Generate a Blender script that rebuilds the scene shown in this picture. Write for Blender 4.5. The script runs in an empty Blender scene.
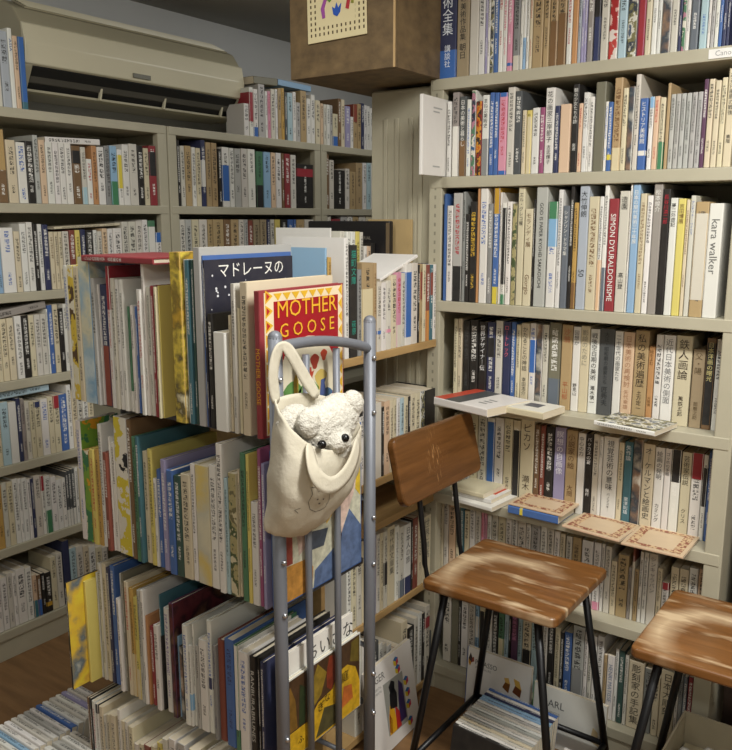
import bpy, bmesh, math, random
from mathutils import Vector, Matrix
import numpy as np
random.seed(7)
S = bpy.context.scene
COL = S.collection
R = math.radians
# ------------------------------------------------------------------ camera
FPX, CX, CY, H = 810.0, 366.0, 375.0, 1.45
TH, YAW = math.atan(155/810.0), R(35.8)
cam = bpy.data.cameras.new('camera')
cam.sensor_fit = 'HORIZONTAL'; cam.sensor_width = 36.0; cam.lens = 36.0*FPX/732.0
cam.clip_start = 0.05
camo = bpy.data.objects.new('camera', cam); COL.objects.link(camo)
camo.location = (0, 0, H); camo.rotation_euler = (R(90)-TH, 0, YAW)
S.camera = camo
# ------------------------------------------------------------------ world, light, exposure
W = bpy.data.worlds.new('world'); S.world = W; W.use_nodes = True
W.node_tree.nodes['Background'].inputs[0].default_value = (1.0, 0.97, 0.9, 1)
W.node_tree.nodes['Background'].inputs[1].default_value = 0.10
S.view_settings.view_transform = 'Standard'; S.view_settings.look = 'None'
S.view_settings.gamma = 1.0; S.view_settings.use_curve_mapping = False
S.view_settings.exposure = 0.0
def area(name, loc, rot, sx, sy, power, col):
    l = bpy.data.lights.new(name, 'AREA'); l.shape = 'RECTANGLE'; l.size = sx; l.size_y = sy
    l.energy = power; l.color = col
    o = bpy.data.objects.new(name, l); COL.objects.link(o); o.location = loc; o.rotation_euler = rot
    return o
area('tube_or_fill_light', (0.12, 1.05, 2.27), (0, 0, 0), 1.2, 0.16, 50, (1.0, 0.988, 0.945))
area('tube_or_fill_light', (0.75, -0.8, 2.27), (0, 0, 0), 1.2, 0.16, 22, (1.0, 0.988, 0.945))
area('tube_or_fill_light', (-1.25, 0.75, 2.24), (0, R(38), 0), 0.16, 1.2, 10, (1.0, 0.988, 0.945))  # added fill, no real tube: tilted left to brighten the air conditioner
area('tube_or_fill_light', (-1.75, 3.0, 2.27), (0, R(15), 0), 0.16, 1.2, 5.5, (1.0, 0.988, 0.945))  # added unseen fill behind the plywood box, lifts the dark far corner

# ------------------------------------------------------------------ pixel geometry (photo measurements to metres)
FW = np.array([-math.sin(YAW)*math.cos(TH), math.cos(YAW)*math.cos(TH), -math.sin(TH)])
RT = np.array([math.cos(YAW), math.sin(YAW), 0.0]); UP = np.cross(RT, FW); CAM = np.array([0, 0, H])
def ray(px, py): return ((px-CX)*RT-(py-CY)*UP+FPX*FW)/FPX
def onz(px, py, z): d = ray(px, py); return CAM+d*((z-H)/d[2])
def ony(px, py, y): d = ray(px, py); return CAM+d*(y/d[1])
def onx(px, py, x): d = ray(px, py); return CAM+d*(x/d[0])
def solve_x(px, y, z):
    n = RT-((px-CX)/FPX)*FW; return -(n[1]*y+n[2]*(z-H))/n[0]
def solve_y(px, x, z):
    n = RT-((px-CX)/FPX)*FW; return -(n[0]*x+n[2]*(z-H))/n[1]
def solve_z(py, x, y):
    n = UP+((py-CY)/FPX)*FW; return H-(n[0]*x+n[1]*y)/n[2]

# ------------------------------------------------------------------ materials
def lin(h):
    h = h.lstrip('#'); h = h if len(h) == 6 else ''.join(q*2 for q in h); v = [int(h[i:i+2], 16)/255 for i in (0, 2, 4)]
    return tuple(c/12.92 if c <= .04045 else ((c+.055)/1.055)**2.4 for c in v)
class NT:
    def __init__(s, name):
        s.m = bpy.data.materials.new(name); s.m.use_nodes = True
        s.n = s.m.node_tree.nodes; s.l = s.m.node_tree.links; s.b = s.n['Principled BSDF']
    def add(s, t, **kw):
        nd = s.n.new(t)
        for k, v in kw.items():
            if k.startswith('i_'): nd.inputs[int(k[2:])].default_value = v
            else: setattr(nd, k, v)
        return nd
    def link(s, a, b): s.l.new(a, b)
    def math(s, op, a, b=None, c=None):
        nd = s.n.new('ShaderNodeMath'); nd.operation = op
        for i, v in enumerate((a, b, c)):
            if v is None: continue
            if isinstance(v, (int, float)): nd.inputs[i].default_value = v
            else: s.l.new(v, nd.inputs[i])
        return nd.outputs[0]
    def mix(s, f, a, b, mode='MIX'):
        nd = s.n.new('ShaderNodeMix'); nd.data_type = 'RGBA'; nd.blend_type = mode
        for i, v in ((0, f), (6, a), (7, b)):
            if isinstance(v, (int, float)): nd.inputs[i].default_value = v
            elif isinstance(v, tuple): nd.inputs[i].default_value = (*v[:3], 1)
            else: s.l.new(v, nd.inputs[i])
        return nd.outputs[2]
    def ramp(s, f, stops, interp='LINEAR'):
        nd = s.n.new('ShaderNodeValToRGB'); r = nd.color_ramp; r.interpolation = interp
        while len(r.elements) > 1: r.elements.remove(r.elements[-1])
        r.elements[0].position = stops[0][0]; r.elements[0].color = (*stops[0][1][:3], 1)
        for p, c in stops[1:]:
            e = r.elements.new(p); e.color = (*c[:3], 1)
        s.l.new(f, nd.inputs[0]); return nd.outputs[0]
    def noise(s, vec, scale, detail=3, rough=.55, w=None):
        nd = s.n.new('ShaderNodeTexNoise'); nd.inputs['Scale'].default_value = scale
        nd.inputs['Detail'].default_value = detail; nd.inputs['Roughness'].default_value = rough
        if w is not None:
            nd.noise_dimensions = '4D'
            if isinstance(w, (int, float)): nd.inputs['W'].default_value = w
            else: s.l.new(w, nd.inputs['W'])
        if vec is not None: s.l.new(vec, nd.inputs['Vector'])
        return nd.outputs[0]
    def coord(s, k='Object'): return s.n.new('ShaderNodeTexCoord').outputs[k]
    def mapping(s, vec, scale=(1, 1, 1), loc=(0, 0, 0)):
        nd = s.n.new('ShaderNodeMapping'); nd.inputs['Scale'].default_value = scale; nd.inputs['Location'].default_value = loc
        s.l.new(vec, nd.inputs['Vector']); return nd.outputs[0]
    def bump(s, h, strength=.3, dist=.002):
        nd = s.n.new('ShaderNodeBump'); nd.inputs['Strength'].default_value = strength; nd.inputs['Distance'].default_value = dist
        s.l.new(h, nd.inputs['Height']); s.l.new(nd.outputs[0], s.b.inputs['Normal'])
    def out(s, col=None, rough=.5, metal=0, spec=None):
        if col is not None:
            if isinstance(col, tuple): s.b.inputs['Base Color'].default_value = (*col[:3], 1)
            else: s.l.new(col, s.b.inputs['Base Color'])
        s.b.inputs['Roughness'].default_value = rough; s.b.inputs['Metallic'].default_value = metal
        if spec is not None: s.b.inputs['Specular IOR Level'].default_value = spec
        return s.m
_sm = {}
def simple(hexc, rough=.5, metal=0, var=.06, scale=14):
    k = (hexc, rough, metal, var, scale)
    if k in _sm: return _sm[k]
    t = NT('surface_'+hexc.strip('#')); c = lin(hexc)
    n = t.noise(t.coord(), scale, 4)
    col = t.ramp(n, [(.25, tuple(x*(1-var*1.6) for x in c)), (.75, tuple(min(1, x*(1+var)) for x in c))])
    _sm[k] = t.out(col, rough, metal); return _sm[k]

def book_material():
    t = NT('printed_cover')
    oi = t.add('ShaderNodeObjectInfo')
    uv = t.add('ShaderNodeUVMap').outputs[0]
    sep = t.add('ShaderNodeSeparateXYZ'); t.link(uv, sep.inputs[0]); u, v = sep.outputs[0], sep.outputs[1]
    ink = t.add('ShaderNodeAttribute', attribute_type='OBJECT', attribute_name='ink').outputs['Color']
    tot = None
    for nm in ('print_title', 'print_author'):
        a = t.add('ShaderNodeAttribute', attribute_type='OBJECT', attribute_name=nm).outputs['Vector']
        sp = t.add('ShaderNodeSeparateXYZ'); t.link(a, sp.inputs[0]); a0, a1, cell = sp.outputs
        x = t.math('DIVIDE', u, cell); y = t.math('DIVIDE', v, cell)
        fy = t.math('FRACT', y)
        inx = t.math('LESS_THAN', t.math('ABSOLUTE', x), .44)
        iny = t.math('MULTIPLY', t.math('GREATER_THAN', fy, .08), t.math('LESS_THAN', fy, .9))
        rng = t.math('MULTIPLY', t.math('GREATER_THAN', v, a0), t.math('LESS_THAN', v, a1))
        cb = t.add('ShaderNodeCombineXYZ'); t.link(x, cb.inputs[0]); t.link(y, cb.inputs[1])
        w = t.math('MULTIPLY', oi.outputs['Random'], 40.0)
        h = t.noise(t.mapping(cb.outputs[0], (2.2, 6.5, 1)), 1.0, 1, .4, w)
        g = t.noise(t.mapping(cb.outputs[0], (6.5, 2.2, 1)), 1.0, 1, .4, t.math('ADD', w, 9.0))
        st = t.math('MAXIMUM', t.math('GREATER_THAN', h, .535), t.math('GREATER_THAN', g, .545))
        m = t.math('MULTIPLY', t.math('MULTIPLY', inx, iny), t.math('MULTIPLY', rng, st))
        tot = m if tot is None else t.math('MAXIMUM', tot, m)
    wear = t.noise(t.coord('Object'), 35, 4)
    base = t.mix(t.math('MULTIPLY', wear, .22), oi.outputs['Color'], t.mix(.5, oi.outputs['Color'], (.35, .3, .22)))
    return t.out(t.mix(t.math('MULTIPLY', tot, .88), base, ink), .42, 0, .4)
M_BOOK = book_material()
def page_material():
    t = NT('paper_pages'); oi = t.add('ShaderNodeObjectInfo')
    n = t.noise(t.mapping(t.coord(), (900, 6, 6)), 1, 2)
    n2 = t.noise(t.coord(), 20, 3)
    c = t.mix(n, (.62, .54, .40), (.80, .74, .60)); c = t.mix(t.math('MULTIPLY', n2, .5), c, (.62, .50, .33))
    return t.out(c, .85)
M_PAGE = page_material()
def flat_material():
    t = NT('printed_paper'); oi = t.add('ShaderNodeObjectInfo')
    n = t.noise(t.coord(), 40, 3)
    return t.out(t.mix(t.math('MULTIPLY', n, .15), oi.outputs['Color'], (.3, .28, .24)), .45, 0, .4)
M_FLAT = flat_material()
def art_material(name, cols, scale, dist=1.0):
    t = NT(name); oi = t.add('ShaderNodeObjectInfo')
    co = t.coord('Object'); w = t.math('MULTIPLY', oi.outputs['Random'], 20)
    n1 = t.noise(t.mapping(co, (1, 1, .8)), scale, 2, .5, w)
    n2 = t.noise(co, scale*4, 4, .6, t.math('ADD', w, 5))
    f = t.math('ADD', t.math('MULTIPLY', n1, .8), t.math('MULTIPLY', n2, .2*dist))
    k = len(cols)
    c = t.ramp(f, [(.30+.4*i/k, lin(x)) for i, x in enumerate(cols)], 'CONSTANT' if dist > 1 else 'LINEAR')
    return t.out(c, .42)
ART = {
 'sky': art_material('print_sky_art', ['4d7fae', '86aecb', 'c9d8dc', '9fbccb', 'd9d5b8', '7fa3a5'], 7),
 'bear': art_material('print_garden_art', ['6f9a4a', 'e3d9a8', 'e6e0c4', 'dcc04a', '5c4630', 'e8e2cc'], 14, 1.5),
 'gold': art_material('print_golden_art', ['d8c9a0', 'c7a034', '7d6a2c', 'd8c04c', '5d5230', 'e4dcb8'], 16),
 'moon': art_material('print_moon_art', ['e4e0d2', 'dedacb', 'd8c63e', 'e4e0d2', '1d1d22'], 8, 1.4),
 'meadow': art_material('print_meadow_art', ['d98a1c', 'e0a02c', '7aa23c', '3d7a52', 'e9e2cc', '3f6f8a'], 9, 1.4),
 'beach': art_material('print_beach_art', ['cdc7ae', 'd6d0b4', 'c6c4b0', 'd8c274', 'c9c6b2'], 5),
 'floral': art_material('print_floral_art', ['c9bf9c', '6f6a4a', 'a99f72', '4d5a3a', 'cfc6a6'], 30, 1.3),
 'maroon': art_material('print_maroon_art', ['33141c', '4a1c28', '5e2a30', '2a1820', '70503c'], 18),
 'paint': art_material('print_painted_art', ['3b5a7a', 'd6cbb4', 'c98a34', '5f7d4a', 'b0665a', '2f5560', 'd8b23c'], 9, 1.5),
 'photo': art_material('print_photo_art', ['1f2328', '5a5a58', 'b3aea2', '38424c', '8a6f5a', 'd8d2c4'], 12),
 'redpaint': art_material('print_red_swirl_art', ['c9beb2', 'b8433c', 'dcd0c6', 'a02c2c', 'd6b0a4'], 14, 1.2),
 'speckle': art_material('print_speckled_art', ['9c9c94', '4f5a6c', 'd0cdbf', '7a7550', '3b4048', 'b9b5a8'], 45, 1.3),
 'multi': art_material('print_multicolour_art', ['a8483c', 'cdb67a', '35587f', 'd8d2c2', '4f7a5a', 'b0788a', '2a3444'], 20, 1.5),
 'yellowart': art_material('print_yellow_town_art', ['b9bcae', 'd9d6c4', '5c6a72', 'd8b23c', 'e0c93e', 'c99a44'], 9),
 'mosaic': art_material('print_mosaic_art', ['6a1f16', 'b8541c', 'c98a2c', '38281c', '8a2c1c'], 60, 1.4),
}

# ------------------------------------------------------------------ mesh helpers
def tag(o, label=None, cat=None, group=None, kind=None):
    if label: o['label'] = label
    if cat: o['category'] = cat
    if group: o['group'] = group
    if kind: o['kind'] = kind
    return o
def link(name, me, mat=None, parent=None, smooth=False):
    o = bpy.data.objects.new(name, me); COL.objects.link(o)
    if mat is not None and not me.materials:
        for m in (mat if isinstance(mat, (list, tuple)) else [mat]): me.materials.append(m)
    if parent is not None: o.parent = parent
    if smooth:
        for p in me.polygons: p.use_smooth = True
    return o
def fin(name, bm, mat=None, parent=None, smooth=False):
    bmesh.ops.recalc_face_normals(bm, faces=bm.faces[:])
    me = bpy.data.meshes.new(name); bm.to_mesh(me); bm.free()
    return link(name, me, mat, parent, smooth)
def empty(name, loc=(0, 0, 0), rz=0):
    o = bpy.data.objects.new(name, None); COL.objects.link(o); o.location = loc; o.rotation_euler = (0, 0, rz)
    o.empty_display_size = .05; return o
def box_bm(x0, x1, y0, y1, z0, z1, bev=0, seg=2, bm=None):
    b = bmesh.new()
    vs = [b.verts.new((x, y, z)) for z in (z0, z1) for x, y in ((x0, y0), (x1, y0), (x1, y1), (x0, y1))]
    for f in ((3, 2, 1, 0), (4, 5, 6, 7), (0, 1, 5, 4), (1, 2, 6, 5), (2, 3, 7, 6), (3, 0, 4, 7)): b.faces.new([vs[i] for i in f])
    if bev: bmesh.ops.bevel(b, geom=b.edges[:], offset=bev, segments=seg, profile=.5, affect='EDGES')
    if bm is None: return b
    me = bpy.data.meshes.new('tmp'); b.to_mesh(me); b.free(); bm.from_mesh(me); bpy.data.meshes.remove(me); return bm
def box(name, x0, x1, y0, y1, z0, z1, mat, parent=None, bev=.002, seg=2):
    return fin(name, box_bm(x0, x1, y0, y1, z0, z1, bev, seg), mat, parent)
def tube_bm(pts, r, n=12, r2=None, cap=True):
    pts = [Vector(p) for p in pts]; bm = bmesh.new(); rings = []
    for i, p in enumerate(pts):
        d = (pts[min(i+1, len(pts)-1)]-pts[max(i-1, 0)]).normalized()
        ref = Vector((0, 1, 0)) if abs(d.z) > .9 else Vector((0, 0, 1))
        a = d.cross(ref).normalized(); c = d.cross(a)
        rr = r if r2 is None else r+(r2-r)*i/(len(pts)-1)
        rings.append([bm.verts.new(p+(a*math.cos(k*math.tau/n)+c*math.sin(k*math.tau/n))*rr) for k in range(n)])
    for A, B in zip(rings, rings[1:]):
        for k in range(n): bm.faces.new((A[k], A[(k+1) % n], B[(k+1) % n], B[k]))
    if cap: bm.faces.new(rings[0][::-1]); bm.faces.new(rings[-1])
    return bm
def tube(name, pts, r, mat, parent=None, n=12, r2=None):
    o = fin(name, tube_bm(pts, r, n, r2), mat, parent, True)
    return o
def poly_plate(name, pts2, t, frame, mat, parent):
    """thin printed shape: polygon pts2 in the plane frame (4x4), raised t"""
    bm = bmesh.new(); vs = [bm.verts.new(frame @ Vector((x, y, 0))) for x, y in pts2]
    f = bm.faces.new(vs); r = bmesh.ops.extrude_face_region(bm, geom=[f])
    nrm = (frame.to_3x3() @ Vector((0, 0, 1)))*t
    for g in r['geom']:
        if isinstance(g, bmesh.types.BMVert): g.co += nrm
    return fin(name, bm, mat, parent)

# ------------------------------------------------------------------ lettering (real glyphs, converted to meshes at the end)
TEXTQ = []
FACE_FRONT = Matrix.Rotation(R(90), 4, 'X')                                   # on a face that looks to local -Y
FACE_RIGHT = Matrix.Rotation(R(90), 4, 'Z') @ Matrix.Rotation(R(90), 4, 'X')  # on a face that looks to local +X
FACE_UP = Matrix.Identity(4)
def lettering(parent, text, size, hexc, loc, face=FACE_FRONT, vertical=False, down=False, name='lettering', sx=1.0, ax='CENTER', ay='CENTER'):
    TEXTQ.append((parent, text, size, hexc, loc, face, vertical, down, name, sx, ax, ay))
def flush_text():
    cur = []
    for (parent, text, size, hexc, loc, face, vertical, down, name, sx, ax, ay) in TEXTQ:
        c = bpy.data.curves.new('lettering', 'FONT')
        c.body = '\n'.join(text.replace('ー', '｜')) if vertical else text
        c.size = size; c.align_x = ax; c.align_y = ay; c.resolution_u = 2
        if vertical: c.space_line = 1.0
        o = bpy.data.objects.new('lettering_curve', c); COL.objects.link(o); cur.append(o)
    bpy.context.view_layer.update()
    dg = bpy.context.evaluated_depsgraph_get()
    for o, (parent, text, size, hexc, loc, face, vertical, down, name, sx, ax, ay) in zip(cur, TEXTQ):
        me = bpy.data.meshes.new_from_object(o.evaluated_get(dg))
        if len(me.vertices) == 0: continue
        m = face @ (Matrix.Rotation(R(-90), 4, 'Z') if down else Matrix.Identity(4)) @ Matrix.Diagonal((sx, 1, 1, 1))
        me.transform(Matrix.Translation(loc) @ m)
        me.materials.clear(); me.materials.append(simple(hexc, .5, 0, .02))
        link(name.replace('_bold', ''), me, None, parent)
    for o in cur:
        c = o.data; bpy.data.objects.remove(o); bpy.data.curves.remove(c)

# ------------------------------------------------------------------ books
PAL = {'w': ('e4e1d8', 'white'), 'W': ('d3cdbd', 'off-white'), 'c': ('d8caa4', 'cream'), 't': ('b49660', 'tan'), 'h': ('7a5832', 'brown'),
 'o': ('c98a45', 'orange'), 'a': ('b3b2ac', 'pale grey'), 'g': ('8a8b8a', 'grey'), 'G': ('4b5053', 'dark grey'), 'k': ('17171b', 'black'),
 'n': ('25305c', 'navy'), 'b': ('3066b0', 'blue'), 'B': ('84b2d6', 'light blue'), 'r': ('9a2130', 'red'), 'R': ('8a3d2c', 'red-brown'),
 'p': ('dd8fa9', 'pink'), 'P': ('dfba92', 'peach'), 'y': ('dcc944', 'yellow'), 'Y': ('c79a2c', 'golden'), 'e': ('3f8058', 'green'),
 'E': ('244f47', 'dark green'), 'v': ('9b93bd', 'lilac'), 'V': ('5b3157', 'purple'), 'm': ('a04577', 'magenta'), 'q': ('2a6d7d', 'teal'),
 'l': ('77735c', 'olive'), 's': ('a9b2bc', 'silver'), 'S': ('646e7a', 'slate'), 'D': ('a08c66', 'dull brown'), 'x': ('9a9089', 'taupe'), 'L': ('a9c9d2', 'pale blue'), 'K': ('1c2038', 'dark navy')}
INKC = {'k': '1c1c1e', 'w': 'eceae2', 'r': 'b02030', 'G': '4a4a4a', 'h': '6a4a2c', 'b': '2a5aa8', 'q': '2f8f86', 'Y': 'd8b040', 'p': 'd0406a', 'e': '2f7f4f', 'v': '6a5a9a', 'n': '25305c'}
DARK = set('hknbrREVqGmSlvK')
ORD1 = ['', 'first', 'second', 'third', 'fourth', 'fifth', 'sixth', 'seventh', 'eighth', 'ninth', 'tenth', 'eleventh', 'twelfth', 'thirteenth', 'fourteenth', 'fifteenth', 'sixteenth', 'seventeenth', 'eighteenth', 'nineteenth']
def ordinal(n):
    if n < 20: return ORD1[n]
    tens = {2: 'twent', 3: 'thirt', 4: 'fort', 5: 'fift'}[n//10]
    return tens+'ieth' if n % 10 == 0 else tens+'y-'+ORD1[n % 10]
def book_mesh(t, d, h, hard):
    c = min(.0028 if hard else .0009, t*.22); r = min(.0028, t*.22)
    prof = [(-t/2, r), (-t/2+r*.3, r*.3), (-t/2+r, 0), (t/2-r, 0), (t/2-r*.3, r*.3), (t/2, r), (t/2, d), (t/2-c, d), (t/2-c, c+r*.4), (-t/2+c, c+r*.4), (-t/2+c, d), (-t/2, d)]
    n = len(prof); me = bpy.data.meshes.new('book')
    vs = [(x, y, 0) for x, y in prof]+[(x, y, h) for x, y in prof]
    fs = [(i, (i+1) % n, n+(i+1) % n, n+i) for i in range(n)]+[tuple(range(n))[::-1], tuple(range(n, 2*n))]
    me.from_pydata(vs, [], fs); me.update()
    uv = me.uv_layers.new(name='UVMap')
    for p in me.polygons:
        sp = p.index in (1, 2, 3)
        for li in p.loop_indices:
            v = me.vertices[me.loops[li].vertex_index].co
            uv.data[li].uv = (v.x, h-v.z) if sp else (-9, -9)
        p.material_index = 1 if p.index == 5 else (2 if sp else 0)
    return me, c, r
def make_book(kind, t, d, h, col, ink=None, hard=False, art=None, sart=None, bands=(), title=None, plain=False, tcol=None):
    """a book standing on its tail at the origin, spine towards -Y, thickness along X"""
    t = max(t, .0035)
    me, c, r = book_mesh(t, d, h, hard)
    me.materials.append(M_BOOK); me.materials.append(ART[art] if art else M_BOOK); me.materials.append(ART[sart] if sart else M_BOOK)
    o = link(kind, me)
    base = lin(PAL[col][0]); lum = .2*base[0]+.7*base[1]+.1*base[2]; base = tuple(.8*x+.2*lum for x in base); j = random.uniform(.94, 1.04)
    o.color = tuple(min(1, x*j*random.uniform(.98, 1.02)) for x in base)+(1,)
    ik = lin(INKC[ink or ('w' if col in DARK else 'k')]); o['ink'] = tuple(ik)
    cell = min(.66*t, .020)*random.uniform(.75, 1.0); a = random.uniform(.04, .12)*h
    L = random.uniform(.3, .6)*h
    if plain or title: o['print_title'] = (0., 0., 1.); o['print_author'] = (0., 0., 1.)
    else:
        o['print_title'] = (a, a+L, cell); st = max(a+L+.05*h, random.uniform(.62, .75)*h)
        o['print_author'] = (st, min(.95*h, st+random.uniform(.1, .2)*h), cell*.7)
    ins = .003 if hard else .0008
    bm = box_bm(-t/2+c+.0001, t/2-c-.0001, c+r*.4, d-ins, ins if hard else .0003, h-ins)
    pg = fin('page_block', bm, M_PAGE, o)
    for bc, f0, f1 in bands:
        e = .0004
        prof = [(-t/2-e, d*.9), (-t/2-e, r*.8), (-t/2+r, -e), (t/2-r, -e), (t/2+e, r*.8), (t/2+e, d*.9), (t/2, d*.9), (t/2, r), (t/2-r, 0), (-t/2+r, 0), (-t/2, r), (-t/2, d*.9)]
        n = len(prof); bme = bpy.data.meshes.new('paper_band')
        bme.from_pydata([(x, y, z) for z in (f0*h, f1*h) for x, y in prof], [], [(i, (i+1) % n, n+(i+1) % n, n+i) for i in range(n)]+[tuple(range(n))[::-1], tuple(range(n, 2*n))])
        b = link('paper_band', bme, M_FLAT, o); b.color = lin(PAL[bc][0])+(1,)
        b['label'] = PAL[bc][1]+' band'
    if title:
        tc = tcol or INKC[ink or ('w' if col in DARK else 'k')]
        segs = title.split('/'); top = h*.955
        for si, sg in enumerate(segs):
            sg = sg.replace('_', ' '); latin = all(ord(ch) < 0x2000 for ch in sg)
            avail = (h*.9/len(segs)) if si == 0 else h*.28
            if len(segs) > 1: avail = h*.60 if si == 0 else h*.27
            if latin:
                size = min(t*.80, (avail if len(sg) < 14 else avail*.80)/(.56*len(sg)))
                wide = max(1.0, min(1.6, .62*h/(.55*size*len(sg)))) if si == 0 else 1.0
                lettering(o, sg, size, tc, (-.02*t, -.0006, h*.87 if si == 0 else h*.33), FACE_FRONT, False, True, 'spine_lettering', wide, 'LEFT', 'CENTER')
            else:
                size = min(t*.66, avail/len(sg)) * (1 if si == 0 else .85)
                lettering(o, sg, size, tc, (0, -.0006, top if si == 0 else h*.33), FACE_FRONT, True, False, 'spine_lettering', 1, 'CENTER', 'TOP')
    return o
SIZEW = lambda t, h: 'thick ' if t > .027 else 'thin ' if t < .011 else 'tall ' if h > .262 else ''
def parse(row):
    out = []
    for (ox, oy, s, text) in row['seg']:
        for ln in text.split(';'):
            k = ln.split()
            if not k: continue
            e = {'x0': ox+float(k[0])/s, 'x1': ox+float(k[1])/s, 'top': None if k[2] == '.' else oy+float(k[2])/s, 'col': k[3]}
            for q in k[4:]:
                if q == '-': e['plain'] = True; continue
                a, v = q.split('=', 1)
                if a == 'b': v = v.split(','); e.setdefault('bands', []).append((v[0], float(v[1]), float(v[2])))
                elif a in ('d', 'r'): e[a] = float(v)
                else: e[a] = v
            out.append(e)
    return out
LIM = {('y', 1.57): .228, ('y', 1.22): .312, ('y', .94): .248, ('y', .65): .262, ('y', .39): .224, ('y', .09): .268,
       ('x', 1.5): .258, ('x', 1.22): .247, ('x', .94): .249, ('x', .66): .243, ('x', .39): .243, ('x', .1): .252}
def shelve(row):
    """stand the row's books on their shelf; each book is an object of its own"""
    prev = None; es = parse(row); jit = row.get('jit', 0); made = []
    for i, e in enumerate(es):
        z = row['z']; rec = row.get('rec', .006)+e.get('r', random.uniform(-jit, jit)*.5+jit*.5)
        if row['axis'] == 'y':
            y = row['front']+rec
            a, b = solve_x(e['x0'], y, z), solve_x(e['x1'], y, z)
        else:
            x = row['front']-rec
            a, b = solve_y(e['x0'], x, z), solve_y(e['x1'], x, z)
        if prev is not None and a < prev: a = prev
        if b-a < .0035: b = a+.0035
        if row['axis'] == 'x' and row['front'] == -2.429 and z < 1.7 and any(a < q+.044 and b > q-.044 for q in (1.195, 2.1025, 3.0125)):
            k = [q for q in (1.195, 2.1025, 3.0125) if a < q+.044 and b > q-.044][0]
            if (k-.044)-a > .006: b = k-.044
            elif b-(k+.044) > .006: a = k+.044
            else: continue
        prev = b; m = (a+b)/2; t = b-a-.0006
        P = (m, y) if row['axis'] == 'y' else (x, m)
        h = random.uniform(*row['hh']) if e['top'] is None else solve_z(e['top'], *P)-z
        lim = LIM.get((row['axis'], round(z, 2)), .36) if row['front'] in (2.012, -2.429) else .36
        h = max(.08, min(h, row.get('hmax', .36), lim))
        d = e.get('d') or max(row.get('dmin', .1), min(row.get('dmax', .22), h*random.uniform(.68, .76)))
        o = make_book(row['kind'], t, d, h, e['col'], e.get('i'), row.get('hard', False) or t > .03, e.get('a'), e.get('s'), e.get('bands', ()), e.get('t'), e.get('plain', False), e.get('tc'))
        o.location = (P[0], P[1], z)
        if row['axis'] == 'x': o.rotation_euler = (0, 0, R(90))
        if e.get('v'): o['cover'] = e['v']
        extra = ''
        if e.get('bands'): extra = PAL[e['bands'][0][0]][1].replace(' ', '-')+'-banded '
        w = SIZEW(t, h)+extra+PAL[e['col']][1]+' '+row['word']+', '+ordinal(i+1)+' from left, '+row['where']
        tag(o, w, row['cat'], row['group']); made.append(o)
    return made

# ------------------------------------------------------------------ the setting
def floor_mat():
    t = NT('worn_brown_floor'); co = t.coord()
    n = t.noise(t.mapping(co, (1.2, 9, 1)), 4, 5); m = t.noise(co, 2.2, 4)
    c = t.ramp(n, [(.3, lin('6a4a2c')), (.7, lin('8f6a44'))]); c = t.mix(t.math('MULTIPLY', m, .5), c, lin('9a7a52'))
    return t.out(c, .45)
def plaster(name, hexc):
    t = NT(name); n = t.noise(t.coord(), 60, 5); t.bump(n, .08, .002)
    m = t.noise(t.coord(), 3, 4); c = lin(hexc)
    return t.out(t.ramp(m, [(.3, tuple(x*.94 for x in c)), (.7, c)]), .8)
STEEL_HEX = 'b4ae98'
STEEL = simple(STEEL_HEX, .42, 0, .05, 9)
def steel_slotted():
    t = NT('slotted_steel'); c = lin(STEEL_HEX); sp = t.add('ShaderNodeSeparateXYZ'); t.link(t.coord(), sp.inputs[0])
    fz = t.math('FRACT', t.math('DIVIDE', sp.outputs[2], .025))
    slot = t.math('MULTIPLY', t.math('LESS_THAN', t.math('ABSOLUTE', t.math('SUBTRACT', fz, .5)), .2), t.math('LESS_THAN', t.math('ABSOLUTE', sp.outputs[0]), .003))
    return t.out(t.mix(t.math('MULTIPLY', slot, .45), c, (.03, .03, .03)), .42)
STEELS = steel_slotted()
tag(box('floor', -2.75, 1.6, -1.8, 4.3, -.04, 0, floor_mat(), None, 0), kind='structure')
tag(box('ceiling', -2.75, 1.6, -1.8, 4.3, 2.3, 2.34, plaster('grey_ceiling', 'a3a19a'), None, 0), kind='structure')
tag(box('wall_left', -2.80, -2.75, -1.8, 4.3, 0, 2.3, plaster('pale_wall', 'c9cac8'), None, 0), kind='structure')
tag(box('wall_back', -2.75, 1.6, 4.3, 4.35, 0, 2.3, plaster('pale_wall_back', 'bcbdbb'), None, 0), kind='structure')
tag(box('wall_right', 1.6, 1.65, -1.8, 4.3, 0, 2.3, plaster('pale_wall_right', 'c4c2b8'), None, 0), kind='structure')
tag(box('wall_front', -2.75, 1.6, -1.85, -1.8, 0, 2.3, plaster('pale_wall_front', 'c4c2b8'), None, 0), kind='structure')

# ------------------------------------------------------------------ steel bookcases
def bookcase(name, label, w, depth, h, levels, plinth, slotted=False, post=.042):
    """front at local y=0, left end at x=0"""
    r = empty(name); tag(r, label, 'bookcase')
    box('back_panel', .002, w-.002, depth-.008, depth-.002, .02, h-.004, STEEL, r, 0)
    for x0, x1 in ((0, post), (w-post, w)):
        o = box('upright', -post/2, post/2, 0, .03, 0, h, STEELS if (slotted and x0 == 0) else STEEL, r, .003); o.location = ((x0+x1)/2, 0, 0)
        s = box('side_panel', -.001, .001, .031, depth-.009, .01, h-.003, STEEL, r, 0); s.location = (x0+.004 if x0 == 0 else x1-.004, 0, 0)
    for z in levels:
        box('shelf', post*.15, w-post*.15, -.002, depth-.01, z-.030, z, STEEL, r, .002)
    if plinth: box('plinth', post, w-post, .004, .02, 0, plinth-.032, STEEL, r, .001)
    return r
RB = bookcase('steel_bookcase', 'beige steel bookcase of art books behind the two wooden chairs',   .85, .30, 1.83, [.085, .387, .645, .94, 1.222, 1.568, 1.83], .085, True)
RB.location = (-1.231, 2.012, 0)
lv = [.102, .387, .663, .939, 1.221, 1.502, 1.793]
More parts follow.
